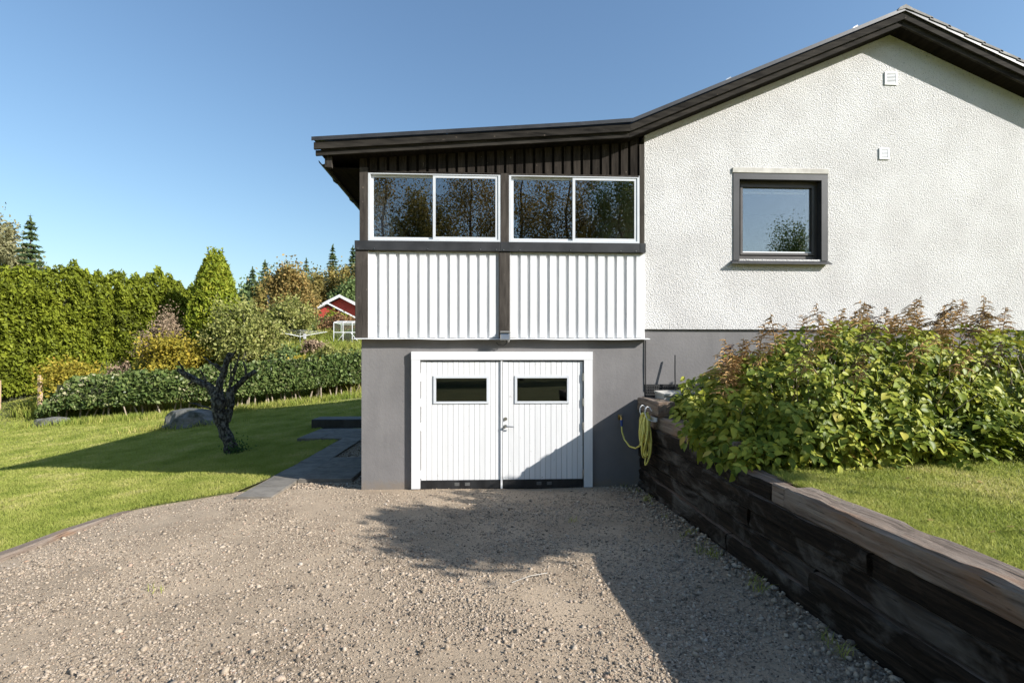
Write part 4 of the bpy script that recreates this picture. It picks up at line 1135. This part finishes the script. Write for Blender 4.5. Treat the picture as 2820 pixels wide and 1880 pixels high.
for a, b in (((-.22,1.9),(-.36,2.02)),((-.34,2.0),(-.35,2.1)),((-.08,1.5),(.0,2.08)),((.0,1.9),(.1,2.1)),((-.9,1.7),(-1.0,1.62)),((-.3,1.0),(-.75,1.15)),((-.75,1.15),(-.95,1.2)),((.1,1.6),(.12,1.75)),((-.25,1.98),(-.5,2.12)),((-.2,1.85),(-.62,2.25)),((-.05,1.6),(.2,2.35)),((.3,1.8),(.28,2.15)),((-.15,2.1),(.12,2.4)),((-1.1,1.85),(-1.2,2.15)),((-.6,1.6),(-.7,1.95))):
    MB().tube([OP(*a),OP((a[0]+b[0])/2+.02,(a[1]+b[1])/2,-.05),OP(*b,-.1)], [.03,.024,.012], 6).build('twig', MT['bark'], ot)
# ivy-like shoots at its foot
P = np.array([OP(ro.normal()*.10+.1,abs(ro.normal())*.16, ro.normal()*.16) for _ in range(380)])
leaves('foot_shoots', P, .03, MT['dark_leaf'], ot, ro, 1.6, kind='stuff')

def rock(name, loc, rad, label, seed, moss=False):
    bm = bmesh.new(); bmesh.ops.create_icosphere(bm, subdivisions=4, radius=1)
    for v in bm.verts:
        n_ = mnoise.noise(v.co*1.1+Vector((seed,0,0)))*.28+mnoise.noise(v.co*2.7+Vector((0,seed,0)))*.12+mnoise.noise(v.co*7+Vector((0,0,seed)))*.035
        v.co *= 1+n_
        if v.co.z > .75: v.co.z = .75+(v.co.z-.75)*.5
    V = [(loc[0]+v.co.x*rad[0], loc[1]+v.co.y*rad[1], loc[2]+v.co.z*rad[2]) for v in bm.verts]; F = [tuple(x.index for x in f.verts) for f in bm.faces]; bm.free()
    return tag(meshobj(name, V, F, MT['boulder'], origin=loc, smooth=False), label, 'rock')
rock('boulder', (-10.6, 10.9, -.45), (1.12,.85,.80), 'dark rounded boulder on the shaded lawn behind the pruned tree', 2.3)
rock('boulder', (-18.6, 14.9, -.95), (.95,.5,.52), 'pale flat-topped rock in the sun at the left end of the low hedge', 7.1)
rf = np.random.default_rng(12)
def weeds(name, c, rad, n, h, mat, label, seed, cat='weeds'):
    r = np.random.default_rng(seed); x = c[0]+r.normal(size=n)*rad[0]; y = c[1]+r.normal(size=n)*rad[1]
    return tag(blades(name, np.column_stack([x, y, Garr(x, y)-.02]), h*(.4+.8*r.random(n)), np.full(n, .022), mat, r, .5, 2), label, cat)
weeds('boulder_weeds', (-10.7,10.4), (1.0,.25), 900, .28, MT['meadow_blade'], 'rough grass growing round the foot of the dark boulder', 1)
x = np.concatenate([-20+14.5*rf.random(6500)]); y = np.interp(x, [-20,-11,-6,-5], [14.9,13.9,15.9,16.2])+rf.normal(size=6500)*.35
tag(blades('hedge_foot_grass', np.column_stack([x, y, Garr(x, y)]), .10+.28*rf.random(6500), np.full(6500,.02), MT['meadow_blade'], rf, .6, 2), 'long dry grass along the foot of the low hedge', 'grass')

# low clipped hedge
hp0 = [(-19.8,16.1),(-15.5,15.4),(-11,15.1),(-8.5,15.9),(-6,17.2),(-2.5,18.0)]
def hedge_c(t):
    tt = t*(len(hp0)-1); return np.column_stack([np.interp(tt, range(len(hp0)), [p[0] for p in hp0]), np.interp(tt, range(len(hp0)), [p[1] for p in hp0])])
lh = thing('clipped_hedge', (-11, 15.3, 0), 'low dark green clipped hedge across the lawn with bare stems showing', 'hedge')
rl = np.random.default_rng(41); n = 36000
t = rl.random(n); c = hedge_c(t); th = rl.random(n)*math.pi*1.25-.55     # angle round the section: 0 front foot, pi/2 top
rr = 1-.16*np.abs(rl.normal(size=n)); lump = 1+.20*nz(t*60, th*1.5, .9, 4.)+.13*nz(t*170, th*4, .9, 1.)
hy = -np.cos(th)*.72*rr*lump; hz = .70+np.sin(th)*1.30*rr*lump
endf = np.clip(np.minimum(t, 1)*9+.45, 0, 1)
x = c[:,0]; y = c[:,1]+hy; z = Garr(x, c[:,1]-.6)+np.maximum(hz, .60+.45*rl.random(n))*endf
leaves('foliage', np.column_stack([x, y, z]), .095*(.5+.8*rl.random(n)), MT['hedge_leaf'], lh, rl, 1.7, nrm=(.3,-.6,.5), bias=.3, kind='stuff')
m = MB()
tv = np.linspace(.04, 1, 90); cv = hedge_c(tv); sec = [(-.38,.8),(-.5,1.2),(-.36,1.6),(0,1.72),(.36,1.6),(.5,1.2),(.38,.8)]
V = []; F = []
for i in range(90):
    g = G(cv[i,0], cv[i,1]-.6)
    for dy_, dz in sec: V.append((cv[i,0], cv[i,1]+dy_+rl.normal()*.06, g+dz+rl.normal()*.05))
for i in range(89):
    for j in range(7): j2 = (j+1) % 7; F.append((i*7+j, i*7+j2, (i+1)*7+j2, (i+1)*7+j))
meshobj('filler_core', V, F, MT['core'], lh)  # solid core added so no light passes through the hedge
for k in range(58):
    t = (k+rl.random()*.8)/58; c = hedge_c(np.array([t]))[0]; g = G(c[0], c[1]-.5)
    a = rl.normal()*.22; y0 = c[1]-.30+rl.normal()*.16
    MB().tube([(c[0],y0,g-.05),(c[0]+a*.4,y0+.03,g+.4),(c[0]+a,y0+.12+rl.normal()*.08,g+.95)], [.035+.02*rl.random(),.03,.015], 5).build('stem', MT['stem'], lh)

# tall thuja hedge
th_ = thing('thuja_hedge', (-24, 20.5, 0), 'tall bright green thuja hedge behind the low hedge on the left', 'hedge')
rt = np.random.default_rng(51); n = 90000
HA, HB = np.array([-35.,14.5]), np.array([-16.6,24.6])
hd_ = (HB-HA)/np.linalg.norm(HB-HA); hn = np.array([hd_[1], -hd_[0]])
def hedge_top(t): return 6.35+.16*np.sin(t*31)+.16*np.sin(t*67+1)+.12*np.sin(t*143)+.25*t-1.2*np.clip((t-.86)/.14, 0, 1)
t = rt.random(n); f = rt.random(n)**.9; top = hedge_top(t)
base = HA+(HB-HA)*t[:,None]; g = Garr(base[:,0], base[:,1])*.0-.25+1.6*np.clip((t-.45)/.5, 0, 1)
crest = np.clip((f-.86)/.14, 0, 1)
bulge = .9*np.sqrt(np.clip(1-crest**2, 0, 1))+.10*np.sin(t*95+f*2+3*np.sin(t*17))*(f < .95)+.30*nz(t*34, f*7, 1.3, 2.)+.16*nz(t*110, f*22, 1.3, 6.)
z = g+f*(top-g)+.18*nz(t*80, f*6, 1.2, 5.)
over = rt.random(n) < .10                          # feathery leaders on top
z = np.where(over, top+.55*rt.random(n)**2*(.4+.6*np.sin(t*120)**2), z); bulge = np.where(over, rt.normal(size=n)*.25, bulge-.28*np.abs(rt.normal(size=n)))
P = np.column_stack([base+hn*bulge[:,None], z])
leaves('foliage', P, .115*(.6+.8*rt.random(n)), MT['thuja'], th_, rt, 2.4, nrm=(hn[0]*.7,hn[1]*.7,.45), bias=.35, axis=(hn[0]*.5,hn[1]*.5,.8), abias=.6, kind='stuff')
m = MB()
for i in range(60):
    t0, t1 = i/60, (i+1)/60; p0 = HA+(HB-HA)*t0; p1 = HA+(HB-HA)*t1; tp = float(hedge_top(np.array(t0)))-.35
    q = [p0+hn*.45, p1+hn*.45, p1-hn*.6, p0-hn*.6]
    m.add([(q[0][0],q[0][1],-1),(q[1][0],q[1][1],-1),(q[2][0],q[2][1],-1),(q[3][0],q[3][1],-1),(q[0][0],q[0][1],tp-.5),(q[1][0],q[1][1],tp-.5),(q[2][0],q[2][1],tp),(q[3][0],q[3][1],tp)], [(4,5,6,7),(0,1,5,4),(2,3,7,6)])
m.build('filler_core', MT['core'], th_)  # opaque filler added behind the sprays to block light

# conical thuja tree at the end of that hedge
def cone_tree(name, loc, h, rad, label, cat, mat, seed, n=26000, size=.115, fork=0.):
    r = np.random.default_rng(seed); x, y, z = loc; t = thing(name, loc, label, cat)
    f = 1-np.power(1-.99*r.random(n), .62); a = r.random(n)*6.283
    prof = rad*np.power(np.clip(1-f, 0, 1), .62)*np.clip(.72+f*2.2, 0, 1)
    lump = 1+.16*nz(a*2.2, f*9, 1.1, seed*1.)+.10*nz(a*6, f*26, 1.0, 3.)
    rr = prof*lump*(1-.22*np.abs(r.normal(size=n)))
    P = np.column_stack([x+rr*np.cos(a), y+rr*np.sin(a), z+f*h*(1+.03*nz(a*3, f*3, 1, 9.))+.05*h*(f > .93)*r.random(n)])
    leaves('crown', P, size*(.6+.8*r.random(n)), mat, t, r, 2.4, nrm=np.column_stack([np.cos(a), np.sin(a), .4+0*a]), bias=.4, axis=np.column_stack([np.cos(a)*.5, np.sin(a)*.5, .8+0*a]), abias=.6, kind='stuff')
    m = MB(); m.tube([(x,y,z-.2),(x,y,z+h*.95)], [h*.02,.01], 7); m.build('trunk', MT['dark_bark'], t)
    q = MB(); q.tube([(x,y,z+.05),(x,y,z+h*.25),(x,y,z+h*.6),(x,y,z+h*.92)], [rad*.62,rad*.62,rad*.38,.03], 12); q.build('filler_core', MT['core'], t)  # solid filler added inside the crown to keep light from showing through
    return t
cone_tree('thuja_tree', (-15.0,21.0,1.2), 6.95, 2.05, 'bright green cone-shaped thuja tree at the right end of the tall hedge', 'tree', MT['thuja_cone'], 8)
# shrubs and small trees of the neighbour garden
def shrub(name, loc, h, rad, label, cat, mat, seed, n=5000, size=.08, clumps=40, spread=.33, stems=7, group=None, aspect=1.6):
    r = np.random.default_rng(seed); x, y, z = loc; t = thing(name, loc, label, cat, group)
    P, p = crown_points(r, n, (x, y, z+h*.52), (rad, rad*.85, h*.52), clumps, spread, shell=.4)
    P = P[P[:,2] > z-.05]
    leaves('crown', P, size*(.6+.8*r.random(len(P))), mat, t, r, aspect, nrm=(.4,-.5,.5), bias=.2, kind='stuff')
    m = MB()
    for k in range(stems):
        a = r.random()*6.28; m.tube(limb_path(r, (x+r.normal()*.1*rad,y+r.normal()*.1*rad,z-.1), (x+math.cos(a)*rad*.75,y+math.sin(a)*rad*.6,z+h*r.uniform(.6,.95)), 4, .15), [.03,.025,.018,.012,.006], 5)
    m.build('stems', MT['bark'], t); return t
shrub('yellow_shrub', (-15.6,18.3,.75), 2.5, 1.65, 'yellow-leaved shrub behind the low hedge left of the fruit tree', 'shrub', MT['yellow_leaf'], 61, 6500, .075)
shrub('brown_shrub', (-16.9,19.6,1.2), 3.0, 1.35, 'pinkish brown dried-out shrub in front of the dark end of the tall hedge', 'shrub', MT['dry_leaf'], 62, 6500, .06, 34, .3, aspect=3)
shrub('yellow_shrub', (-19.9,17.6,-.2), 2.15, 1.7, 'low yellow and brown shrub at the foot of the tall hedge', 'shrub', MT['yellow_leaf'], 63, 3600, .075)
shrub('brown_shrub', (-17.6,17.3,.2), 1.9, .7, 'small twiggy dead bush behind the low hedge above the boulder', 'shrub', MT['dry_leaf'], 64, 700, .06, 12, .3, 12)
broadleaf('fruit_tree', (-12.6,19.2,.9), 4.15, 1.95, 'spreading grey-green fruit tree behind the low hedge', 'tree', MT['pear_leaf'], MT['bark'], 65, 7000, .085, .12, clumps=60, spread=.26, trunk_r=.12, limbs=14)
broadleaf('fruit_tree', (-12.1,24.0,2.6), 3.2, 1.55, 'smaller dull green fruit tree left of the rotary clothes dryer', 'tree', MT['pear_leaf'], MT['bark'], 66, 5500, .085, .1, clumps=40, spread=.3, trunk_r=.09, limbs=10)
broadleaf('browning_tree', (-14.9,31.6,3.1), 5.9, 2.05, 'brown-leaved tree in front of the red house', 'tree', MT['brown_leaf'], MT['bark'], 67, 9500, .12, .1, clumps=60, spread=.27, trunk_r=.12, limbs=14)
shrub('round_shrub', (-14.6,42.0,3.2), 3.1, 1.5, 'rounded green shrub before the red house wall', 'shrub', MT['thuja_cone'], 68, 4500, .12)
shrub('rusty_shrub', (-12.9,38.0,3.2), 2.6, 1.6, 'rust-red shrub between the red house and the greenhouse', 'shrub', MT['rust_leaf'], 69, 3600, .10)
shrub('dark_shrub', (-14.6,36.0,3.0), 2.6, 1.9, 'dark green evergreen shrub below the red house', 'shrub', MT['dark_leaf'], 70, 4500, .11)
shrub('leafy_shrub', (-11.2,28.5,2.9), 1.9, 1.5, 'light green leafy shrub just left of the greenhouse', 'shrub', MT['pear_leaf'], 71, 3500, .09)
shrub('leafy_shrub', (-13.2,20.9,1.6), 1.5, 1.6, 'mixed green garden shrub below the rotary clothes dryer', 'shrub', MT['yellow_leaf'], 72, 2600, .08)
shrub('dark_shrub', (-28.6,19.8,-.9), 1.9, 1.3, 'dark green juniper at the left edge behind the fence post', 'shrub', MT['dark_leaf'], 73, 4500, .10)
shrub('golden_conifer', (-29.2,18.6,-1.1), 2.9, .75, 'golden yellow conifer cut by the left edge of the picture', 'shrub', MT['gold_leaf'], 74, 4500, .09, 26, .35)
shrub('leafy_shrub', (-6.6,20.6,1.3), 1.3, 1.5, 'grey-green low shrub beside the garage corner behind the hedge', 'shrub', MT['hedge_leaf'], 75, 2600, .08)
for i, (x, y, h, rd, mt, lb) in enumerate([(-9.3,18.6,1.25,1.1,'yellow_leaf','yellowish bush just above the low hedge right of the fruit tree'),(-11.2,20.0,1.3,1.2,'green_tree','fresh green bush on the slope left of the dryer pole'),(-8.4,20.4,1.1,1.0,'pear_leaf','small olive bush below the greenhouse'),(-9.9,22.0,.9,.9,'dry_leaf','low brown bush right below the clothes dryer arms'),(-12.8,26.5,1.9,1.5,'green_tree','green bush behind the clothes dryer'),(-10.2,27.5,1.7,1.3,'rust_leaf','reddish bush behind the greenhouse'),(-7.2,19.0,.9,.9,'yellow_leaf','low yellow bush next to the veranda corner')]):
    shrub('garden_bush', (x, y, G(x, y)-.05), h, rd, lb, 'bush', MT[mt], 700+i, 2400, .075, group='bushes on the garden slope')
# wild garden slope
rm = np.random.default_rng(90); n = 60000
x = -22+17*rm.random(n); y = 16.6+14*rm.random(n)**1.2
pt = nz(x, y, .6, 1.)
tag(blades('meadow_grass', np.column_stack([x, y, Garr(x, y)-.08]), (.25+.55*rm.random(n))*(.7+.9*np.clip(pt+.3, 0, 1)), np.full(n, .035), MT['meadow_blade'], rm, .5, 2), 'tall wild grass and weeds on the garden slope beyond the hedge', 'grass')
fp = [(-13.6,23.0,.75),(-14.9,22.2,.55),(-13.3,23.4,.8),(-11.6,19.3,.6)]
for i, (x, y, h) in enumerate(fp):
    ft = thing('red_flower', (x, y, G(x, y)), ['red dahlia-like flower left of the clothes dryer post', 'small red flower in the weeds furthest left', 'red bloom on a tall stem behind the clothes dryer', 'small red flower just above the low hedge'][i], 'flower')
    MB().tube([(x,y,G(x,y)-.05),(x+.03,y,G(x,y)+h)], .012, 5).build('stem', MT['stem'], ft)
    P = np.array([x+.03, y, G(x,y)+h])+rm.normal(size=(60,3))*.055; leaves('bloom', P, .06, MT['red_flower'], ft, rm, 1.2)

# rotary clothes dryer
DX, DY = -11.35, 23.6; DZ = G(DX, DY)
cd_ = thing('clothes_dryer', (DX, DY, DZ), 'white rotary clothes dryer standing on the garden slope', 'clothes dryer')
MB().tube([(DX,DY,DZ-.1),(DX,DY,DZ+.92)], .028, 8).build('pole', MT['white_metal'], cd_)
tips = []
for k in range(4):
    a = .35+k*math.pi/2; tp = (DX+math.cos(a)*1.55, DY+math.sin(a)*1.55, DZ+1.02); tips.append(tp)
    MB().tube([(DX,DY,DZ+.70),tp], [.02,.014], 6).build('arm', MT['white_metal'], cd_)
for j in range(1, 6):
    f = .25+.75*j/5; pts = [tuple(Vector((DX,DY,DZ+.70)).lerp(Vector(tp), f)) for tp in tips]
    MB().tube(pts+[pts[0]], .003, 4).build('line', MT['white_metal'], cd_)
box('peg_bag', DX+.28, DX+.42, DY-.25, DY-.18, DZ+.55, DZ+.85, MT['curtain'], cd_)
# greenhouse
gh = thing('greenhouse', (-8.7, 25.1, 2.8), 'small white-framed greenhouse on the slope beside the garage corner', 'greenhouse')
GX0, GX1, GY, GZ, GH = -9.55, -7.85, 24.3, G(-8.8, 24.3)-.02, 1.42
fr = MB()
for x in np.linspace(GX0, GX1, 4): fr.box(x-.02,x+.02,GY,GY+.04,GZ,GZ+GH)
for zz in (GZ, GZ+GH*.55, GZ+GH-.04): fr.box(GX0,GX1,GY-.005,GY+.045,zz,zz+.045)
fr.tube([(GX0+.66,GY,GZ+GH*.55),(GX0+.05,GY,GZ+.05)], .016, 5).tube([(GX1-.66,GY,GZ+GH*.55),(GX1-.05,GY,GZ+.05)], .016, 5)
for x in (GX0, GX1): fr.box(x-.02,x+.02,GY+1.6,GY+1.64,GZ,GZ+GH); fr.box(x-.02,x+.02,GY+.045,GY+1.6,GZ+GH-.04,GZ+GH)
fr.box(GX0,GX1,GY+.8,GY+.84,GZ+GH+.10,GZ+GH+.14).box(GX0,GX1,GY+1.6,GY+1.64,GZ+GH-.04,GZ+GH)
for x in np.linspace(GX0, GX1, 4): fr.tube([(x,GY+.02,GZ+GH),(x,GY+.82,GZ+GH+.12)], .016, 5)
fr.build('frame', MT['white_metal'], gh)
xs = np.linspace(GX0, GX1, 4)
for i in range(3):
    for z0, z1 in ((GZ+.05, GZ+GH*.55), (GZ+GH*.55+.05, GZ+GH-.05)): box('pane', xs[i]+.022, xs[i+1]-.022, GY+.016, GY+.022, z0, z1, MT['greenhouse_glass'], gh)
    meshobj('roof_pane', [(xs[i]+.022,GY+.03,GZ+GH),(xs[i+1]-.022,GY+.03,GZ+GH),(xs[i+1]-.022,GY+.81,GZ+GH+.11),(xs[i]+.022,GY+.81,GZ+GH+.11)], [(0,1,2,3)], MT['greenhouse_glass'], gh)
P, _ = crown_points(rm, 900, (-8.7,25.2,GZ+.5), (.8,.5,.5), 14, .4); leaves('plants', P, .09, MT['green_tree'], gh, rm, kind='stuff')
# far pole
tag(MB().tube([(-17.3,33.3,2.4),(-17.3,33.3,7.2)], [.09,.07], 8).build('white_pole', MT['white_metal']), 'thin white pole standing among the trees right of the thuja tree', 'pole')
# left fence posts with wire
fpa = thing('fence_post', (-23.9,18.2,-.5), 'sun-bleached wooden fence post by the left edge of the picture', 'fence post')
box('post', -23.96,-23.80, 18.12,18.28, -.9,.95, MT['post_wood'], fpa, .01)
for zz in (-.1,.25,.55): MB().tube([(-24.0,18.2,zz),(-29,16.4,zz-.1)], .012, 4).build('rail', MT['dark_post'], fpa)
tag(box('fence_post', -20.62,-20.48, 16.5,16.64, -1.0,1.25, MT['post_wood'], None, .01), 'grey fence post at the left end of the low hedge', 'fence post')

# red cottage on the hill
RCx, RCy = -18.9, 59.0; RG = G(RCx, RCy)
rc = thing('red_cottage', (RCx, RCy+3, RG), 'red wooden cottage with white bargeboards on the hill', 'cottage')
ax = 10.15; hwid = 4.2; rs = .52
MB().prism([(RCx-hwid,RG-.5),(RCx+hwid,RG-.5),(RCx+hwid,ax-.35-hwid*rs),(RCx,ax-.35),(RCx-hwid,ax-.35-hwid*rs)], RCy, RCy+8).build('wall', MT['red_paint'], rc)
for s in (-1, 1):
    MB().prism([(RCx,ax-.18),(RCx+s*(hwid+.5),ax-.18-(hwid+.5)*rs),(RCx+s*(hwid+.5),ax-(hwid+.5)*rs),(RCx,ax)][::s], RCy-.7, RCy+8.5).build('roof', MT['roof_tile'], rc)
    MB().prism([(RCx,ax-.30),(RCx+s*(hwid+.55),ax-.30-(hwid+.55)*rs),(RCx+s*(hwid+.55),ax+.06-(hwid+.55)*rs),(RCx,ax+.06)][::s], -.79+RCy, RCy-.72).build('bargeboard', MT['white_trim'], rc)
    MB().prism([(RCx-1.2,ax-1.25),(RCx-1.2+s*(hwid-.6),ax-1.25-(hwid-.6)*rs),(RCx-1.2+s*(hwid-.6),ax-1.05-(hwid-.6)*rs),(RCx-1.2,ax-1.05)][::s], RCy-1.9, RCy-1.75).build('porch_bargeboard', MT['white_trim'], rc)
    MB().prism([(RCx-1.2,ax-1.35),(RCx-1.2+s*(hwid-.6),ax-1.35-(hwid-.6)*rs),(RCx-1.2+s*(hwid-.6),ax-1.22-(hwid-.6)*rs),(RCx-1.2,ax-1.22)][::s], RCy-1.72, RCy-.02).build('porch_roof', MT['roof_tile'], rc)
box('porch_wall', RCx-3.6, RCx+1.2, RCy-1.6, RCy-.03, RG-.3, ax-3.0, MT['red_paint'], rc)
MB().prism([(RCx-4.2+.9,ax-3.0),(RCx+1.2,ax-3.0),(RCx+1.2,ax-2.8),(RCx-1.2,ax-1.5),(RCx-3.3,ax-2.62)], RCy-1.6, RCy-.03).build('porch_gable', MT['red_paint'], rc)
for x in np.arange(RCx-3.5, RCx+1.1, .28): box('panel_strip', x, x+.05, RCy-1.64, RCy-1.6, RG+.2, ax-2.7-.0, MT['red_paint'], rc)
ch = box('chimney', RCx+2.0, RCx+3.4, RCy+.6, RCy+1.8, ax-3.5, ax-.55, MT['roof_tile'], rc)
for i in range(10): box('brick_course', RCx+1.98, RCx+3.42, RCy+.58, RCy+.62, ax-2.4+i*.18, ax-2.28+i*.18, MT['well_cover'], ch)

# far trees
def spr(x, y, h, rad, label, seed, **k): return conifer('spruce_tree', (x, y, G(x, y)), h, rad, label, seed, MT['spruce'], **k)
spr(-36.9,35.2, 13.3, 2.7, 'dark spruce rising behind the tall hedge beside the pale birch', 101, n=6500, size=.26)
spr(-36.9,39.2, 10.3, 2.3, 'short spruce whose top just shows above the tall hedge', 102, n=4000, size=.26)
spr(-37.0,79.0, 14.4, 3.2, 'spruce standing right behind the cone-shaped thuja tree', 103, n=5500, size=.36)
spr(-28.6,88.0, 17.9, 3.6, 'left one of the two tall spruces above the red house', 104, n=6000, size=.38)
spr(-25.3,89.5, 17.6, 3.4, 'right one of the two tall spruces above the red house', 105, n=6000, size=.38)
spr(-40.5,84.0, 11.0, 3.0, 'small spruce half hidden left of the spruce behind the thuja tree', 106, n=4000, size=.36)
broadleaf('pale_birch', (-43.2,39.0,-1), 16.2, 3.9, 'pale yellow-green birch at the left edge above the hedge', 'tree', MT['birch_pale'], MT['birch_bark'], 110, 26000, .13, .2, clumps=120, spread=.16, hang=.35, limbs=16)
broadleaf('green_tree', (-33.0,76.0,G(-33,76)), 14.2, 3.6, 'rounded green tree between the spruce and the brown tree', 'tree', MT['green_tree'], MT['dark_bark'], 111, 8000, .26, .1, clumps=60, spread=.26)
broadleaf('green_tree', (-29.5,78.5,G(-29.5,78.5)), 12.0, 3.2, 'lower green tree behind the brown tree', 'tree', MT['green_tree'], MT['dark_bark'], 112, 6000, .26, .1, clumps=50, spread=.28)
bl_ = [(-25.8,70.5,11.6,2.0,'leftmost autumn birch above the red house',0),(-23.6,72.5,12.4,2.0,'second autumn birch from the left above the red house',0),(-21.2,70.0,11.0,1.8,'third autumn birch from the left above the red house',0),(-19.2,73.5,13.6,2.0,'tall thin birch next to the corner of the veranda',2),(-18.6,69.0,9.6,2.1,'low orange birch next to the corner of the veranda',1),(-16.6,72.0,11.0,2.2,'birch cut off by the veranda corner post',0)]
for i, (x, y, h, rd, lb, kd) in enumerate(bl_):
    broadleaf('autumn_birch', (x, y, G(x, y)), h, rd, lb, 'tree', [MT['birch_leaf'], MT['brown_leaf'], MT['birch_pale']][kd], MT['birch_bark'], 120+i, 4200, .2, .12, group='autumn birches above the red house', clumps=44, spread=.26, hang=.4, trunk_r=.11)
fo = [(-48,70,9),(-52,78,10),(-44,90,11),(-34,96,14),(-22,98,15),(-15,92,14),(-9,96,15),(-12,78,13),(-6.5,74,12),(-1,80,14),(5,76,12),(11,82,14),(18,78,13)]
for i, (x, y, h) in enumerate(fo):
    lb = ['far tree behind the left part of the tall hedge', 'far tree behind the middle of the tall hedge', 'far tree hidden behind the thuja tree', 'dark green crown filling the gap left of the tall spruces', 'green crown in the gap right of the tall spruces', 'tall forest tree hidden behind the veranda corner', 'tall forest tree beyond the garage roof', 'autumn forest tree hidden behind the veranda post', 'green forest tree hidden behind the left veranda pane', 'forest tree hidden behind the veranda middle', 'forest tree hidden behind the right veranda pane', 'forest tree hidden behind the gable wall', 'forest tree hidden behind the gable window'][i]
    broadleaf('forest_tree', (x, y, G(x, y)), h, 3.2, lb, 'tree', [MT['green_tree'], MT['birch_leaf']][i % 2], MT['dark_bark'], 140+i, 3600, .3, .1, group='far forest trees', clumps=40, spread=.3)
for i, (x, y, h, rd, lb) in enumerate([(-35.0,70.0,12.5,3.0,'dark spruce just right of the thuja tree crown'),(-32.0,84.0,15.0,3.2,'spruce behind the rounded green tree'),(-22.5,90.0,15.5,3.2,'spruce between the birches and the veranda corner'),(-31.0,60.0,8.5,2.4,'low dark spruce behind the brown-leaved tree')]):
    spr(x, y, h, rd, lb, 180+i, n=5000, size=.34)
tl = [(-35.5,71.0,10.5,3.0,0,'green treetop low between thuja tree and spruces'),(-32.2,70.0,11.0,2.8,1,'yellowing treetop left of the brown-leaved tree'),(-30.0,73.0,12.6,2.8,0,'green treetop just behind the brown-leaved tree'),(-27.2,75.0,12.0,2.6,2,'pale birch crown below the left tall spruce'),(-22.4,76.0,12.2,2.6,1,'ochre treetop below the right tall spruce'),(-20.0,66.0,8.6,2.4,0,'green bushy tree close behind the red cottage roof')]
for i, (x, y, h, rd, kd, lb) in enumerate(tl):
    broadleaf('hillside_tree', (x, y, G(x, y)), h, rd, lb, 'tree', [MT['green_tree'], MT['birch_leaf'], MT['birch_pale']][kd], MT['dark_bark'], 200+i, 4500, .24, .06, group='mixed trees on the hillside', clumps=48, spread=.27)
# trees across the road, behind the viewer: they show in the window panes
bt = [(-15,-33,17,3.6,0),(-9.0,-36,20,4.2,1),(-4.6,-31,15,2.6,2),(-1.5,-38,21,4.0,1),(2.8,-34,19,3.8,0),(7.0,-37,21,4.2,0),(11.0,-33,18,3.4,2),(14.5,-38,20,4.0,2),(19,-36,16,3.2,1),(36.0,-50,18.4,4.6,2),(42.5,-53,16.4,4.2,0),(24.5,-48,11,2.6,1)]
nm = ['leftmost','second','third','fourth','fifth','sixth','seventh','eighth','ninth','tenth','eleventh','twelfth']
for i, (x, y, h, rd, kd) in enumerate(bt):
    lb = '%s of the row of trees across the road reflected in the veranda windows' % nm[i] if i < 9 else ['broad tree reflected low in the gable window', 'lower tree reflected at the right side of the gable window', 'small tree reflected at the lower left of the gable window'][i-9]
    broadleaf('roadside_tree', (x, y, G(x, y)), h, rd, lb, 'tree', [MT['brown_leaf'], MT['brown_leaf'], MT['green_tree'] if i in (6, 9, 11) else MT['birch_leaf']][kd], MT['dark_bark'], 160+i, 17000 if i < 9 else 20000, .095 if i < 9 else .11, .2, group='trees across the road behind the viewer', clumps=70, spread=.22, hang=.3, limbs=22, trunk_r=.2)

# small weeds and a dropped straw on the drive
rw_ = np.random.default_rng(400); X = []; Y = []
for k in range(28):
    if k < 26: cx_, cy_ = 2.28-abs(rw_.normal())*.12, -5.2*rw_.random()
    else: cx_, cy_ = rw_.uniform(-3.5, 1.8), rw_.uniform(-5, -.1)
    m_ = rw_.integers(5, 16); X += list(cx_+rw_.normal(size=m_)*.03); Y += list(cy_+rw_.normal(size=m_)*.03)
X = np.array(X); Y = np.array(Y)
tag(blades('drive_weeds', np.column_stack([X, Y, drive_z(X, Y)]), .03+.07*rw_.random(len(X)), np.full(len(X), .006), MT['blade'], rw_, .9, 2), 'sparse small weeds sprouting in the driveway gravel', 'weeds')
z0 = float(drive_z(np.array([.35]), np.array([-3.55]))[0])
tag(MB().tube([(.20,-3.66,z0+.012),(.36,-3.58,z0+.03),(.52,-3.50,z0+.02)], .0022, 5).build('straw', MT['well_cover']), 'thin pale straw lying on the gravel at the edge of the shadow', 'straw')
rl_ = np.random.default_rng(401); n_ = 150
xx = np.concatenate([-12+8.3*rl_.random(110), 2.65+4*rl_.random(40)]); yy = np.concatenate([-1.5+11*rl_.random(110), -5.2+2*rl_.random(40)])
ok_ = (xx > 2) | (xx < lawn_right(yy)-.05); xx, yy = xx[ok_], yy[ok_]
zz_ = np.where(xx > 2, bz(xx, yy)+.035, Garr(xx, yy)+.045)
leaves('fallen_leaves', np.column_stack([xx, yy, zz_]), .028, MT['brown_leaf'], None, rl_, 1.5, nrm=(0,0,1), bias=.75, kind='stuff')
tag(bpy.data.objects['fallen_leaves'], 'few dry brown leaves fallen on the two lawns', 'leaves')
